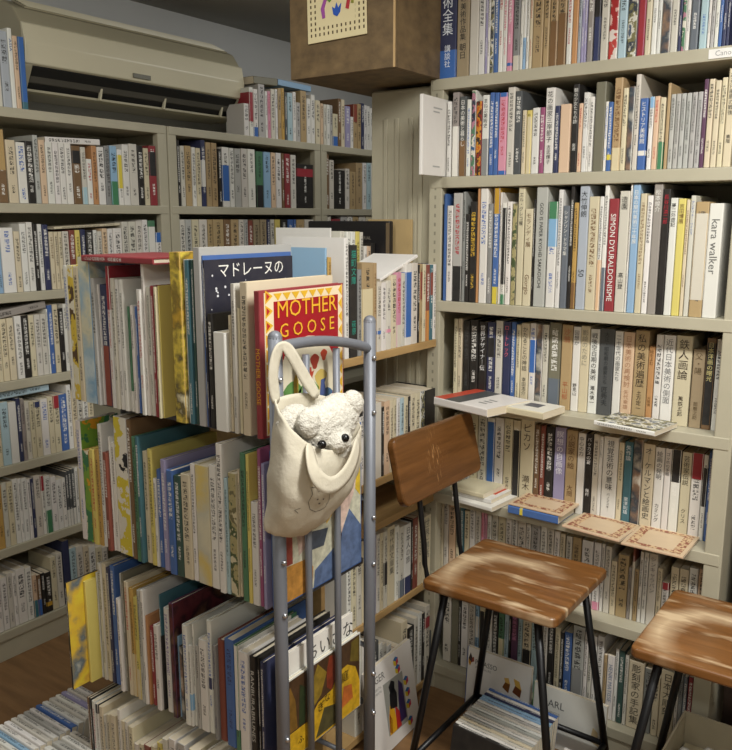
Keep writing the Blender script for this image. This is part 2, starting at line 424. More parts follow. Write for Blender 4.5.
for i, (y0, lab) in enumerate(((1.195, 'grey-beige steel bookcase under the left half of the air conditioner'), (2.105, 'grey-beige steel bookcase right of the first, mostly behind the picture books'), (3.015, 'grey-beige steel bookcase in the far corner beside the locker'))):
    b = bookcase('steel_bookcase', lab, .905, .29, 1.793, lv, .102)
    b.rotation_euler = (0, 0, R(90)); b.location = (-2.429, y0, 0)
b = bookcase('steel_bookcase', 'grey-beige steel bookcase cut off at the left photo edge', .905, .29, 1.793, lv, .102)
b.rotation_euler = (0, 0, R(90)); b.location = (-2.429, .285, 0)

# ------------------------------------------------------------------ rows of books
exec_rows = []
def row(**k): exec_rows.append(k); return k
RBW = 'on {} of right bookcase'
AB = dict(axis='y', front=2.012)
row(**AB, z=1.831, kind='art_book', word='art book', cat='book', group='art books on top of the right bookcase', where='on top of right bookcase', hh=(.25, .29), dmax=.24, dmin=.17, seg=[(435, 0, 4.88, '''
18 100 . n i=w b=b,0,.28 t=美術全集/講談社 tc=e8eef4;103 162 . D t=近代の美術作品集/朝日;165 207 . W -;208 238 . w;240 252 . v;252 264 . w;264 282 . a s=speckle;283 304 . b;305 326 . w i=r;326 346 . w i=p;
347 372 . p i=w b=b,.05,.08;376 408 . g b=W,0,.14;410 424 . w;424 438 . B b=w,.3,1;440 453 . w;455 469 . c i=r;470 520 . t;522 551 . t;553 590 . t b=h,0,.40;591 632 . t b=h,0,.44;636 661 . w i=r;662 690 . o -;691 706 . s;707 722 . v'''),
(582, 0, 4.88, '''1 16 . v;19 47 . x i=w;49 81 . k i=w b=n,0,.35;84 122 . W;124 168 . w s=redpaint;171 211 . L;213 261 . g s=speckle;263 299 . m b=r,.0,.5;301 330 . c;332 358 . w;360 378 . w;380 424 . w s=photo;426 461 . W;463 478 . n;480 499 . w s=multi;500 518 . w;521 561 . S i=w;
566 604 . L i=b;606 620 . w;622 640 . a;641 660 . w;661 678 . b;679 698 . n b=Y,.5,.9;699 714 . n''')])
row(**AB, z=1.569, kind='paperback', word='paperback', cat='book', group='paperbacks on the first shelf of the right bookcase', where='upper shelf of right bookcase', hh=(.17, .2), dmax=.16, seg=[(435, 75, 4.88, '''
53 74 130 w;79 110 85 x b=w,0,.6;113 146 105 G i=w b=h,0,.45 t=日本の美術と暮らし;148 168 120 w i=b;170 191 75 w s=multi;193 221 128 r s=mosaic;223 255 98 w t=まねぶ美術史 b=g,0,.46;
258 280 86 b i=w;281 302 86 b;304 342 86 p i=r b=b,.95,1 b=b,0,.05;344 379 60 W d=.2;380 414 78 G i=w d=.2;417 436 172 c i=G;438 463 172 y b=c,0,.9;465 500 160 w;503 525 158 m i=w;527 571 62 w d=.2 t=花の画家三岸節子/吉武輝子;573 597 150 n i=w;599 650 142 P -;656 687 45 k i=w d=.17 t=朝の少女たちの詩/岩波;688 707 138 P i=r;709 733 85 w'''),
(582, 65, 4.88, '''4 16 135 w;18 44 155 w;48 99 82 l - d=.2;99 112 178 w i=b;113 135 180 b i=w b=y,.16,.24;137 178 62 t i=h d=.2 b=c,0,.25;180 205 112 c;207 236 105 w s=photo;239 263 45 W d=.22;264 303 162 b i=w b=w,.20,.27 t=ヒストリア美術館;310 332 155 w b=B,.85,1;333 359 152 P i=r;360 388 158 c b=e,0,.38;394 410 88 t d=.2 -;
412 435 142 a;437 460 140 a;462 485 138 a;487 512 136 a;514 539 133 a;541 566 130 a;567 588 68 V i=w;590 619 68 c;621 650 75 c;652 679 60 c;681 722 15 c t=ある洋画廊の戦後/高階''')])
row(**AB, z=1.223, kind='art_book', word='art book', cat='book', group='art books on the second shelf of the right bookcase', where='second shelf of right bookcase', hh=(.25, .28), dmax=.25, dmin=.16, seg=[(435, 175, 4.88, '''
10 33 143 k i=w;36 50 92 b -;51 79 150 w;80 124 88 a i=r b=k,.0,.33;126 140 82 g;141 160 190 k i=w;161 195 130 k i=Y;196 207 50 o -;209 246 52 w i=b;248 270 140 g i=w;273 302 50 b b=Y,.78,1 b=y,.0,.15;304 313 85 w;314 334 135 w b=k,.2,.95 b=e,0,.1;336 361 130 w;363 387 140 l s=floral;
389 421 55 c t=エル・グレコ展 r=.002;423 462 165 c i=h t=モランディ展/Giorgio;464 473 120 k;475 530 48 a t=GOD_IS_PAPER_KYOHEI_SAKAGUCHI;535 578 130 w b=e,.84,1 b=B,.58,.84 i=b;580 602 72 w i=G;604 636 150 S i=w t=シャンソン・ドラマ集;638 655 42 k i=w;656 677 135 Y i=k b=h,0,.25;680 726 38 s i=k t=大竹伸朗/50'''),
(582, 175, 4.88, '''9 57 105 c i=h;59 79 105 w b=P,0,.45;81 102 40 w b=S,0,.35;104 151 115 r i=w t=SIMON_DYURALDONISME;153 202 78 W t=造園/高山登;204 211 28 w;213 249 32 B i=w t=日本の現代美術三十年展;251 282 90 c i=h;284 312 100 w;313 355 20 x i=w t=松本竣介;356 393 68 k t=長谷川潾二郎 tc=b02436;394 430 112 w t=夢二外遊記;431 469 115 y i=h t=吉田博展;471 488 120 c i=h;490 514 100 W i=b t=アンドリュー・ワイエス;516 580 130 t i=G b=W,.15,.90;581 650 138 w t=kara_walker tc=6a6a66''')])
row(**AB, z=.941, rec=.055, kind='hardcover_book', word='book', cat='book', group='books on the third shelf of the right bookcase', where='third shelf of right bookcase', hh=(.18, .21), dmax=.17, dmin=.13, hard=True, seg=[(445, 310, 5.05, '''
38 58 45 c;59 80 45 c;86 118 55 k i=G;119 160 50 k i=w;163 203 60 k t=世界デザイナー伝 tc=e8e8e6;204 244 62 n i=w b=k,.55,.8;246 281 55 W;283 321 60 n t=ロートレック tc=e06a7a;323 346 62 b i=w;348 371 75 c;373 413 68 c t=かたることの神話/幸田浩介;415 446 68 w i=b b=b,.4,.8;448 479 75 w s=photo;481 509 75 W;
512 570 65 l b=S,0,.35;573 627 75 t t=沙翁/平山郁 tc=b0603c;629 667 85 w t=回想か/野見山'''),
(582, 320, 4.88, '''-24 20 30 c t=影絵のために tc=8a8474;22 66 45 w t=戦後空白期の美術/瀬木慎一 tc=101012;67 137 42 G t=大正・昭和期の画家たち/匠秀夫 tc=23282a;139 178 55 w t=二十世代の画家たち tc=555;180 234 60 P t=日本美術の再検討/矢代幸雄 tc=a87a5c;236 303 52 t t=私の美術遍歴/土方定一 tc=2a241c;304 334 130 o t=絵をよむ/大岡信 tc=6a4a20;336 371 72 w;373 429 75 w t=近代日本美術の側面 tc=777;432 511 78 c t=鉄人画論/萬鉄五郎 tc=3a2c22;516 574 145 D t=父・陽/岡鹿之助 tc=5a4a30;577 622 90 h i=Y t=日本洋画の曙光 tc=d8cc8a b=k,.05,.95;625 655 95 w''')])
row(**AB, z=.646, rec=.072, kind='hardcover_book', word='book', cat='book', group='books on the fourth shelf of the right bookcase', where='fourth shelf of right bookcase', hh=(.18, .21), dmax=.17, dmin=.13, hard=True, seg=[(465, 410, 5.63, '''
-70 -40 20 w;-38 -8 25 c;-6 20 22 w;22 62 26 c;65 112 30 W;114 155 45 w b=b,.02,.95 i=w;157 205 45 w;208 255 50 c;257 297 60 c b=k,.03,.88 i=w;299 374 58 c t=ピカソ/瀬木 tc=4a3c2c;377 407 85 h;409 436 90 R;439 485 95 k i=w;488 549 100 v t=瞑想の自画像 tc=f0eef6;552 612 115 t t=小説家の絵/大岡 tc=5a3a18;616 658 130 w t=中心の力;660 699 135 k t=バッカスの宴/種村 tc=f0f0ee;701 735 138 W i=G'''),
(585, 425, 5.63, '''25 79 65 w i=G t=モデルヌスの時代 tc=8a8a86;81 164 68 w t=視覚芸術の意味/パノフスキー tc=3a3a38;166 196 100 c;198 244 95 q t=失作論/粟津則雄 tc=e4ecf0;247 296 85 W s=photo;300 365 108 c t=オーケルマンと絵画史 tc=3c3c3a;367 419 128 w t=絵画の発明/カミング tc=4a4a48;421 457 135 w t=ゴッホの手紙;459 511 140 w b=k,.62,1 i=w;514 569 155 c t=芸術家伝説/クリス tc=3a3428;571 631 160 w b=r,.70,1 i=G;633 660 170 w b=k,.4,.85;662 690 150 b i=w''')])
row(**AB, z=.388, rec=.05, kind='paperback', word='paperback', cat='book', group='paperbacks on the fifth shelf of the right bookcase', where='fifth shelf of right bookcase', hh=(.16, .2), dmax=.15, hmax=.225, seg=[(420, 480, 4.88, '''
78 110 85 c;111 134 95 W;136 168 110 P;170 188 120 c;190 209 130 q;211 234 150 c;236 261 130 w;263 289 150 W;291 305 155 p i=r;306 318 155 p;320 340 170 w;342 371 160 W;373 407 170 c;409 436 180 w;438 464 180 w;466 505 195 W;507 529 215 w;531 574 205 a;576 607 215 w;609 640 230 W;642 668 250 w;670 694 262 c'''),
(560, 510, 4.88, '''16 44 130 W;46 88 135 t;92 145 150 w;150 184 160 w i=G b=p,.0,.12;187 202 165 w;205 234 178 W;236 264 250 c;266 318 220 t;320 334 280 x;336 347 180 R b=W,0,.8;349 369 290 t;371 388 205 w;390 411 208 w;413 455 215 W t=シンキャラバン tc=555;457 480 285 c;482 515 355 w b=r,.85,1;520 559 280 c;561 605 290 c;607 650 285 w;652 688 290 P''')])
row(**AB, z=.087, rec=.03, kind='large_art_book', word='art book', cat='book', group='large art books on the bottom shelf of the right bookcase', where='bottom shelf of right bookcase', hh=(.24, .28), dmax=.23, dmin=.17, hmax=.285, seg=[(440, 590, 5.63, '''
12 56 30 W i=k;58 97 40 l -;99 111 60 k;113 150 45 w;152 188 60 W;190 211 70 B b=w,.5,.8;213 242 80 c b=k,.3,.9 i=w;244 284 90 w;286 317 100 k i=w;319 350 115 e b=c,0,.6;352 375 135 L;376 388 140 k;390 425 130 V i=p t=映画の世紀展 tc=d88ab0;427 450 140 L;452 500 150 c b=k,.15,.55;502 537 160 L;539 562 165 x;564 590 175 w;592 628 190 k i=w;631 660 210 c;662 680 240 k i=w;682 724 240 b i=w'''),
(550, 610, 4.88, '''94 149 80 a b=g,.12,.48;151 169 110 w b=k,0,.12;171 190 130 W;192 210 130 w;212 244 130 w;246 261 220 t;263 298 225 w i=b t=HENRI_MATISSE tc=7a86a0;300 316 190 w;318 345 200 E i=w;347 364 220 W;366 440 255 c t=彫刻家の手記集 tc=2a2622;442 484 290 g;486 518 330 c;520 590 300 c t=日本大彫刻 tc=3a342a;592 608 320 W;609 627 322 g;628 648 328 S;650 674 330 r;676 690 350 c''')])

# picture-book rack rows: spines towards the camera side
PB = dict(axis='y', front=1.098, jit=.014)
row(**PB, z=1.037, rec=0, kind='picture_book', word='picture book', cat='picture book', group='picture books on the top tier of the grey rack', where='on top tier of grey rack', hh=(.2, .3), dmax=.26, dmin=.19, hard=True, seg=[(60, 245, 4.054, '''
46 60 83 w i=b d=.11;61 84 83 y s=bear a=bear d=.11;85 104 90 c;106 150 50 B s=sky a=sky;152 166 135 a;167 184 160 w;186 213 160 n b=R,0,.5;214 228 85 w i=r b=r,.7,1;230 245 135 W;247 262 140 w;264 280 140 w;281 291 295 w;293 302 250 e b=w,0,.2;304 316 245 w;318 331 250 b i=w;333 349 180 w i=r;351 366 75 w;368 387 170 W;389 400 165 r i=w;402 411 170 c;413 425 165 y -;427 462 168 W - r=.12'''),
(165, 235, 3.485, '''38 74 60 Y s=gold a=gold;76 87 85 w;88 103 88 q i=w;105 118 90 E;119 143 20 a - d=.272;143 145 72 b d=.262 r=.012;146 158 88 K i=w d=.262 v=night;160 176 275 k i=w;178 219 340 w - d=.2 v=seal;222 240 280 c;242 256 170 W d=.25;258 272 255 c -;273 300 165 c d=.26;320 341 196 r d=.255 -''')])
row(**PB, z=.688, rec=0, kind='picture_book', hmax=.327, word='picture book', cat='picture book', group='picture books on the middle tier of the grey rack', where='on middle tier of grey rack', hh=(.2, .3), dmax=.26, dmin=.19, hard=True, seg=[(65, 395, 4.41, '''
78 97 115 w i=b a=meadow d=.11;99 128 245 Y s=meadow d=.12;130 149 240 y i=r;151 171 240 Y;173 188 130 w;189 206 255 R i=w;207 224 185 w;226 242 210 w;244 299 85 w s=moon a=moon r=.01;301 318 105 h;320 335 185 e;336 349 185 q i=w;351 384 250 c;386 404 240 y;406 417 370 w;419 440 330 b i=w'''),
(150, 420, 3.75, '''56 74 150 v;76 100 190 b i=w;102 127 210 E i=w;129 162 205 c;164 182 165 w a=beach d=.27;184 233 172 c s=beach - r=.008;235 261 170 w i=G;263 284 90 w;286 302 220 L;304 334 200 c s=floral r=.006;336 348 185 c;350 370 125 e;372 384 130 y;386 411 310 w i=G;413 427 95 m i=w;428 440 165 v''')])
row(**PB, z=.332, rec=0, kind='picture_book', word='picture book', cat='picture book', group='picture books on the lower tier of the grey rack', where='on lower tier of grey rack', hh=(.2, .3), dmax=.26, dmin=.19, hard=True, seg=[(60, 550, 4.69, '''
57 64 155 k i=w a=yellowart r=-.065 d=.19;119 150 150 y - r=-.02 d=.12;166 175 105 w;177 205 110 E -;207 223 65 W;225 244 65 c;246 261 85 n i=w;263 284 75 b i=w;286 300 230 w;302 312 110 a;314 325 110 l;327 344 150 c i=r;346 365 180 Y b=c,0,.4;367 384 225 y b=c,0,.3;386 399 190 a;401 414 190 w;416 430 310 o -;432 454 360 r;456 476 355 w;478 494 210 q b=k,0,.65'''),
(140, 580, 4.413, '''124 145 125 w i=v;147 165 105 V s=maroon a=maroon;167 183 250 B;185 200 295 k s=photo;202 222 200 w i=b;224 236 290 w b=B,.2,.4;238 254 195 w;256 270 290 a;272 305 265 w;307 329 180 w i=b b=n,.4,.5;331 347 290 g i=n;349 383 265 R - d=.2;386 424 265 b i=n d=.25;426 444 290 e b=w,.2,1;446 484 320 w i=b;486 519 340 k i=w t=RANBURABRUNES tc=c8c8c0 d=.25;521 538 345 k;540 556 365 n i=w d=.25''')])

# wooden shelf between the rack and the bookcase: spines towards +X
WS = dict(axis='x', front=-1.2)
row(**WS, z=1.111, rec=0, kind='book', word='book', cat='book', group='books on the top of the small wooden shelf', where='small wooden shelf top', hh=(.2, .25), dmax=.19, seg=[(340, 220, 5.355, '''
28 50 95 w d=.2;53 95 135 k i=q t=猫町文庫/萩原 tc=2f9a86;97 118 265 g;120 178 230 t b=c,.1,.72;180 198 230 t i=h;200 222 330 W b=b,.25,.3;224 248 335 w;250 274 325 W b=p,.25,.3;276 302 295 c;304 327 280 p i=r b=W,0,.3;329 348 285 W;350 382 235 w b=b,.1,.9 i=w;384 414 230 W;416 424 240 k;426 440 235 t b=R,.55,.9;441 458 236 c;460 478 240 R b=o,0,.4;480 496 240 q b=R,.6,.9;498 512 238 w;514 530 235 n i=w''')])
row(**WS, z=.765, rec=0, kind='book', word='book', cat='book', group='books on the second board of the small wooden shelf', where='second board of wooden shelf', hh=(.2, .25), dmax=.19, hmax=.25, seg=[(360, 350, 5.0, '''
-40 -20 270 c;-18 -2 268 W;0 22 268 w;24 50 266 c;52 74 268 W;76 108 265 W -;110 121 285 k i=w;123 149 255 P;151 166 250 c;167 182 245 c;184 200 240 w;202 219 240 L;221 239 235 c;241 251 232 k;253 274 218 c;276 299 212 c;301 322 205 w s=speckle;324 385 195 k -''')])
row(**WS, z=.372, rec=0, kind='book', word='book', cat='book', group='books on the third board of the small wooden shelf', where='third board of wooden shelf', hh=(.2, .22), dmax=.19, hmax=.235, seg=[(360, 460, 4.69, '''
-60 -40 360 w;-38 -15 360 c;-13 10 355 W;12 40 350 c;42 76 350 v;78 94 350 w;96 110 342 c;112 129 335 W b=k,.3,.6;131 163 305 c t=現代詩文庫集 tc=444;165 182 310 w;184 206 312 W b=S,0,.25;208 238 300 w b=n,0,.25 t=日本人の旅 tc=333;240 247 280 k;249 270 270 R;272 288 275 c;290 330 262 c t=世界童話 tc=555''')])
row(**WS, z=.045, rec=.0, kind='large_book', word='book', cat='book', group='large books at the foot of the small wooden shelf', where='foot of wooden shelf', hh=(.22, .25), dmax=.21, hmax=.30, seg=[(360, 570, 4.17, '''
-20 10 300 W;12 40 305 w;42 78 305 G;80 95 305 w;96 111 308 W;113 131 312 w;133 147 330 R;150 170 320 w;172 196 215 c;198 224 238 k;226 240 200 W;242 256 178 w;258 268 180 k;270 288 150 W b=r,.7,.85;290 322 242 G -''')])

# left-hand bookcases: spines towards +X
LB = dict(axis='x', front=-2.429)
row(**LB, z=1.503, kind='paperback', word='paperback', cat='book', group='paperbacks on the left bookcase, first shelf', where='first shelf of left bookcase', hh=(.17, .2), dmax=.16, seg=[(0, 110, 4.183, '''
-40 -4 90 c;-2 38 80 h b=t,.45,1;42 82 125 c;85 122 135 w i=b;123 154 130 k i=w;156 177 105 a;179 204 125 P;206 234 135 w;236 259 138 w;261 284 138 w;286 312 140 w;314 349 150 h b=k,.7,.92;351 371 155 W b=L,0,.3;373 394 205 w i=r;396 417 150 o;419 447 155 w;449 470 150 g;472 500 150 B b=e,0,.4;502 521 165 w b=y,.3,.9;523 549 145 w;551 584 142 W;586 609 150 k i=w;611 631 160 c;633 662 150 r b=k,.5,.9;665 695 150 w''')])
row(**LB, z=1.222, kind='paperback', word='paperback', cat='book', group='paperbacks on the left bookcase, second shelf', where='second shelf of left bookcase', hh=(.17, .2), dmax=.16, seg=[(0, 205, 4.183, '''
-40 -4 95 w;-2 18 95 B;20 74 95 w i=b;76 100 110 c;102 128 78 w;130 155 72 w;157 174 78 k i=w;176 193 80 w;195 219 82 n i=w;221 239 112 c i=h;241 257 112 c;259 274 112 c;276 302 110 W;304 327 105 R;329 349 105 y;351 371 102 n;373 402 105 k i=w;404 419 105 w;421 439 110 W;441 461 98 P;463 484 100 w;486 521 97 w;523 549 70 W;551 579 70 W;581 606 68 W;608 629 62 w;631 660 65 e b=w,.1,.9;662 706 115 w b=b,.8,1''')])
row(**LB, z=.940, kind='paperback', word='paperback', cat='book', group='paperbacks on the left bookcase, third shelf', where='third shelf of left bookcase', hh=(.17, .2), dmax=.16, seg=[(0, 290, 7.9, '''
-50 -2 228 c;0 35 225 c;37 86 230 c;90 142 222 c;150 204 205 w;206 258 200 k i=w;260 302 200 c;304 350 195 W;352 396 190 W;398 410 150 w;412 448 120 b i=w;450 490 115 c;494 530 145 k i=w;532 560 110 w;562 600 115 c;602 640 120 W;642 680 118 k;682 720 120 c;722 760 120 w;762 800 120 c''')])
row(**LB, z=.664, kind='paperback', word='paperback', cat='book', group='paperbacks on the left bookcase, fourth shelf', where='fourth shelf of left bookcase', hh=(.17, .2), dmax=.16, seg=[(0, 375, 7.5, '''
-30 -2 220 w;0 32 220 c;34 95 205 L;97 155 205 w -;157 186 175 n i=w;188 215 180 x;217 250 200 W;252 285 200 c;287 330 200 c b=n,.9,1;332 385 180 w i=b;387 425 165 c;427 470 155 c b=r,.78,1;472 526 145 b i=w;528 560 75 w;562 600 120 c;602 640 120 W;642 680 120 w;682 720 120 c''')])
row(**LB, z=.388, kind='paperback', word='paperback', cat='book', group='paperbacks on the left bookcase, fifth shelf', where='fifth shelf of left bookcase', hh=(.17, .2), dmax=.16, seg=[(0, 455, 7.14, '''
-30 -2 220 c;0 46 220 Y;48 82 200 W;84 124 195 c;126 160 170 w;162 184 168 w;186 222 165 w;224 248 172 w;250 270 170 n i=w;272 318 150 W;320 342 150 w b=r,.75,1;344 385 150 w b=e,0,.4;388 425 155 w i=k;427 462 175 w;464 490 165 w;492 510 120 G b=w,0,.3;512 530 110 G b=w,0,.3;532 556 100 G b=w,0,.3;558 580 90 w;584 620 90 c;622 660 90 W;662 700 92 w''')])
row(**LB, z=.104, kind='paperback', word='paperback', cat='book', group='paperbacks on the left bookcase, bottom shelf', where='bottom shelf of left bookcase', hh=(.17, .2), dmax=.17, dmin=.13, seg=[(0, 530, 5.55, '''
-30 -2 265 w;0 26 260 w;28 60 265 w;62 88 240 W;90 110 238 w;112 160 215 w;162 195 210 w;197 220 250 P b=q,0,.4;222 242 250 h b=b,0,.4;244 263 240 k;265 298 235 k b=Y,.15,.25;300 330 150 c;332 364 130 W;370 405 60 n -;407 440 100 L;442 478 90 W;480 510 90 c;512 545 92 w;547 580 95 c;582 610 95 W''')])
row(**LB, z=1.794, kind='paperback', word='paperback', cat='book', group='books on top of the left bookcase', where='left of air conditioner on bookcase', hh=(.2, .24), dmax=.16, seg=[(0, 0, 2.928, '''
-30 -12 90 c;-11 10 95 W;12 37 90 s i=G;38 51 82 w t=ASIA tc=2a4a8a;52 66 105 P;68 85 108 q b=b,.1,1 i=w''')])
row(**LB, z=1.794, kind='paperback', word='paperback', cat='book', group='books on top of the left bookcase', where='right of air conditioner on bookcase', hh=(.2, .24), dmax=.16, seg=[(235, 70, 5.23, '''
50 76 175 w;80 100 90 w b=r,.3,.9;102 124 100 w b=b,0,.2;127 160 75 a;162 174 110 w;175 190 110 p i=r;192 213 100 W;215 227 100 w;229 246 95 t;247 262 95 Y;264 276 115 G;278 304 120 L;306 322 115 w;323 344 170 a;346 376 110 t;378 398 150 w;400 420 130 w;424 448 160 c;450 464 175 P;466 480 180 W;482 498 182 w;499 512 185 a;514 539 230 c b=b,0,.3;541 556 150 h;558 575 155 c;578 604 190 v;606 620 245 w;621 640 180 t b=R,.6,1;642 660 178 t;662 676 175 n;678 690 185 w;692 706 190 w;708 722 200 w''')])
row(**LB, z=1.503, kind='paperback', word='paperback', cat='book', group='paperbacks on the middle left bookcase, first shelf', where='first shelf of middle bookcase', hh=(.17, .2), dmax=.16, seg=[(165, 120, 3.486, '''
49 59 70 k;61 75 90 W;77 98 90 t;100 113 95 w;115 130 98 c;132 147 70 n b=w,.3,.7;149 166 78 t;168 187 80 t;191 202 100 k i=w;204 228 95 w b=b,.1,.7;230 245 98 w;247 268 100 a;270 291 100 W;293 318 102 w;322 345 110 e b=k,0,.4;347 371 112 B;373 388 114 P;390 408 115 w;410 418 116 h;420 439 118 r;441 459 122 W;462 518 155 k b=r,.72,.9;520 531 140 a''')])
row(**LB, z=1.222, kind='paperback', word='paperback', cat='book', group='paperbacks on the middle left bookcase, second shelf', where='second shelf of middle bookcase', hh=(.17, .2), dmax=.16, hmax=.23, seg=[(165, 120, 3.486, '''
60 78 340 W;80 100 342 a;102 125 342 c;127 154 345 W;156 172 345 t;174 210 325 t;212 234 330 h;236 262 330 t;264 280 328 W;282 294 320 a;296 311 350 R;313 334 325 D;336 358 325 D;360 370 330 n;372 385 335 W;387 405 335 y;407 430 340 k;432 450 330 b;452 460 330 b;462 488 325 t;490 520 335 W''')])
row(**LB, z=1.503, kind='paperback', word='paperback', cat='book', group='paperbacks on the far left bookcase, first shelf', where='first shelf of corner bookcase', hh=(.17, .2), dmax=.16, seg=[(165, 120, 3.486, '''
558 573 120 h;575 590 140 W;592 628 175 k i=w;630 644 170 W;646 665 180 t;667 688 150 t;690 703 150 w;705 718 150 L;720 740 150 w;742 760 150 c''')])
row(**LB, z=1.222, kind='paperback', word='paperback', cat='book', group='paperbacks on the far left bookcase, second shelf', where='second shelf of corner bookcase', hh=(.17, .2), dmax=.16, seg=[(165, 120, 3.486, '''
568 580 310 W;582 612 345 r;614 636 310 a;638 655 308 w;657 675 312 t;677 700 315 W;702 725 310 c;727 750 310 w''')])
ROWS = {}
for rw in exec_rows: ROWS.setdefault(rw['where'], []).extend(shelve(rw))
#==PART2==
# ------------------------------------------------------------------ wood materials
def wood(name, dark, light, scale=(2, 22, 22), rough=.38, coat=0, s=1.0):
    t = NT(name); co = t.coord(); m = t.mapping(co, scale)
    n = t.noise(m, 2.2*s, 5, .6); n2 = t.noise(co, 5, 3)
    c = t.ramp(t.math('ADD', t.math('MULTIPLY', n, .75), t.math('MULTIPLY', n2, .25)), [(.32, lin(dark)), (.68, lin(light))])
    t.bump(n, .08, .001)
    if coat: t.b.inputs['Coat Weight'].default_value = coat; t.b.inputs['Coat Roughness'].default_value = .25
    return t.out(c, rough)
def worn_seat():
    t = NT('worn_varnished_seat'); co = t.coord(); sp = t.add('ShaderNodeSeparateXYZ')
    wob = t.add('ShaderNodeTexNoise'); wob.inputs['Scale'].default_value = 7; wob.inputs['Detail'].default_value = 4; t.link(co, wob.inputs['Vector'])
    ad = t.add('ShaderNodeVectorMath', operation='MULTIPLY_ADD'); ad.inputs[1].default_value = (.07, .07, .07); t.link(wob.outputs['Color'], ad.inputs[0]); t.link(co, ad.inputs[2])
    t.link(ad.outputs[0], sp.inputs[0])
    x = t.math('DIVIDE', t.math('ADD', sp.outputs[0], -.03), .145); y = t.math('DIVIDE', t.math('ADD', sp.outputs[1], .01), .125)
    rr = t.math('SQRT', t.math('ADD', t.math('MULTIPLY', x, x), t.math('MULTIPLY', y, y)))
    ring = t.math('MAXIMUM', t.math('SUBTRACT', 1.0, t.math('DIVIDE', t.math('ABSOLUTE', t.math('SUBTRACT', rr, 1.0)), .30)), 0)
    side = t.math('MINIMUM', t.math('MAXIMUM', t.math('ADD', t.math('ADD', t.math('MULTIPLY', x, -.9), t.math('MULTIPLY', y, .75)), .25), 0), 1.0)
    ring = t.math('MULTIPLY', ring, side)
    st = t.noise(t.mapping(co, (4, 60, 1)), 1.5, 4, .65); pat = t.noise(t.mapping(co, (3.5, 15, 1)), 1.7, 3)
    patch = t.math('MULTIPLY', t.math('MAXIMUM', t.math('SUBTRACT', pat, .53), 0), 9.0)
    wear = t.math('MINIMUM', t.math('MULTIPLY', t.math('ADD', t.math('MULTIPLY', ring, 1.5), patch), t.math('ADD', st, .1)), 1.0)
    g = t.noise(t.mapping(co, (2, 26, 20)), 2.0, 5, .6)
    base = t.ramp(g, [(.3, lin('603d1b')), (.7, lin('86592f'))])
    c = t.mix(wear, base, lin('c4ab88')); t.link(t.math('ADD', .28, t.math('MULTIPLY', wear, .35)), t.b.inputs['Roughness'])
    t.link(c, t.b.inputs['Base Color']); return t.m
def scratched_back():
    t = NT('scratched_varnished_back'); co = t.coord()
    g = t.noise(t.mapping(co, (20, 1.6, 26)), 2.0, 5, .6)
    base = t.ramp(g, [(.3, lin('523314')), (.7, lin('7a5029'))])
    sp = t.add('ShaderNodeSeparateXYZ'); t.link(co, sp.inputs[0])
    sc = t.noise(t.mapping(co, (30, 60, 9)), 3.0, 3, .7)
    near = t.math('MAXIMUM', t.math('SUBTRACT', 1.0, t.math('DIVIDE', t.math('ADD', t.math('ABSOLUTE', t.math('ADD', sp.outputs[1], .03)), t.math('MULTIPLY', t.math('ABSOLUTE', sp.outputs[2]), .5)), .07)), 0)
    f = t.math('MULTIPLY', t.math('GREATER_THAN', sc, .60), t.math('MULTIPLY', near, .8))
    return t.out(t.mix(f, base, lin('c89a66')), .33)
M_SEAT, M_BACK = worn_seat(), scratched_back()
M_CRATE = wood('brown_plywood', '55452f', '7d6746', (9, 9, 12), .6)
M_EDGE = simple('c8a878', .6)
M_BOARD = wood('pale_board', '9a7a4c', 'bb9a66', (14, 2, 14), .6)
M_BLACK = simple('141416', .38, .3, .05)
M_TUBE = simple('75787f', .46, .25, .04)
M_BOLT = simple('b9bbc0', .25, .9, .03)
M_DARK = simple('1a1917', .6)

# ------------------------------------------------------------------ locker beside the bookcase
lk = empty('steel_locker', (-1.455, 2.04, 0)); tag(lk, 'beige steel locker with a grooved door under the plywood box', 'locker')
box('body', 0, .217, .014, .42, 0, 1.823, STEEL, lk, .003)
dr = box('door', .004, .213, 0, .013, .03, 1.818, STEEL, lk, .003)
for x in (.05, .09, .138, .172):
    box('pressed_rib', x, x+.014, -.005, .0, .08, 1.74, STEEL, dr, .002)
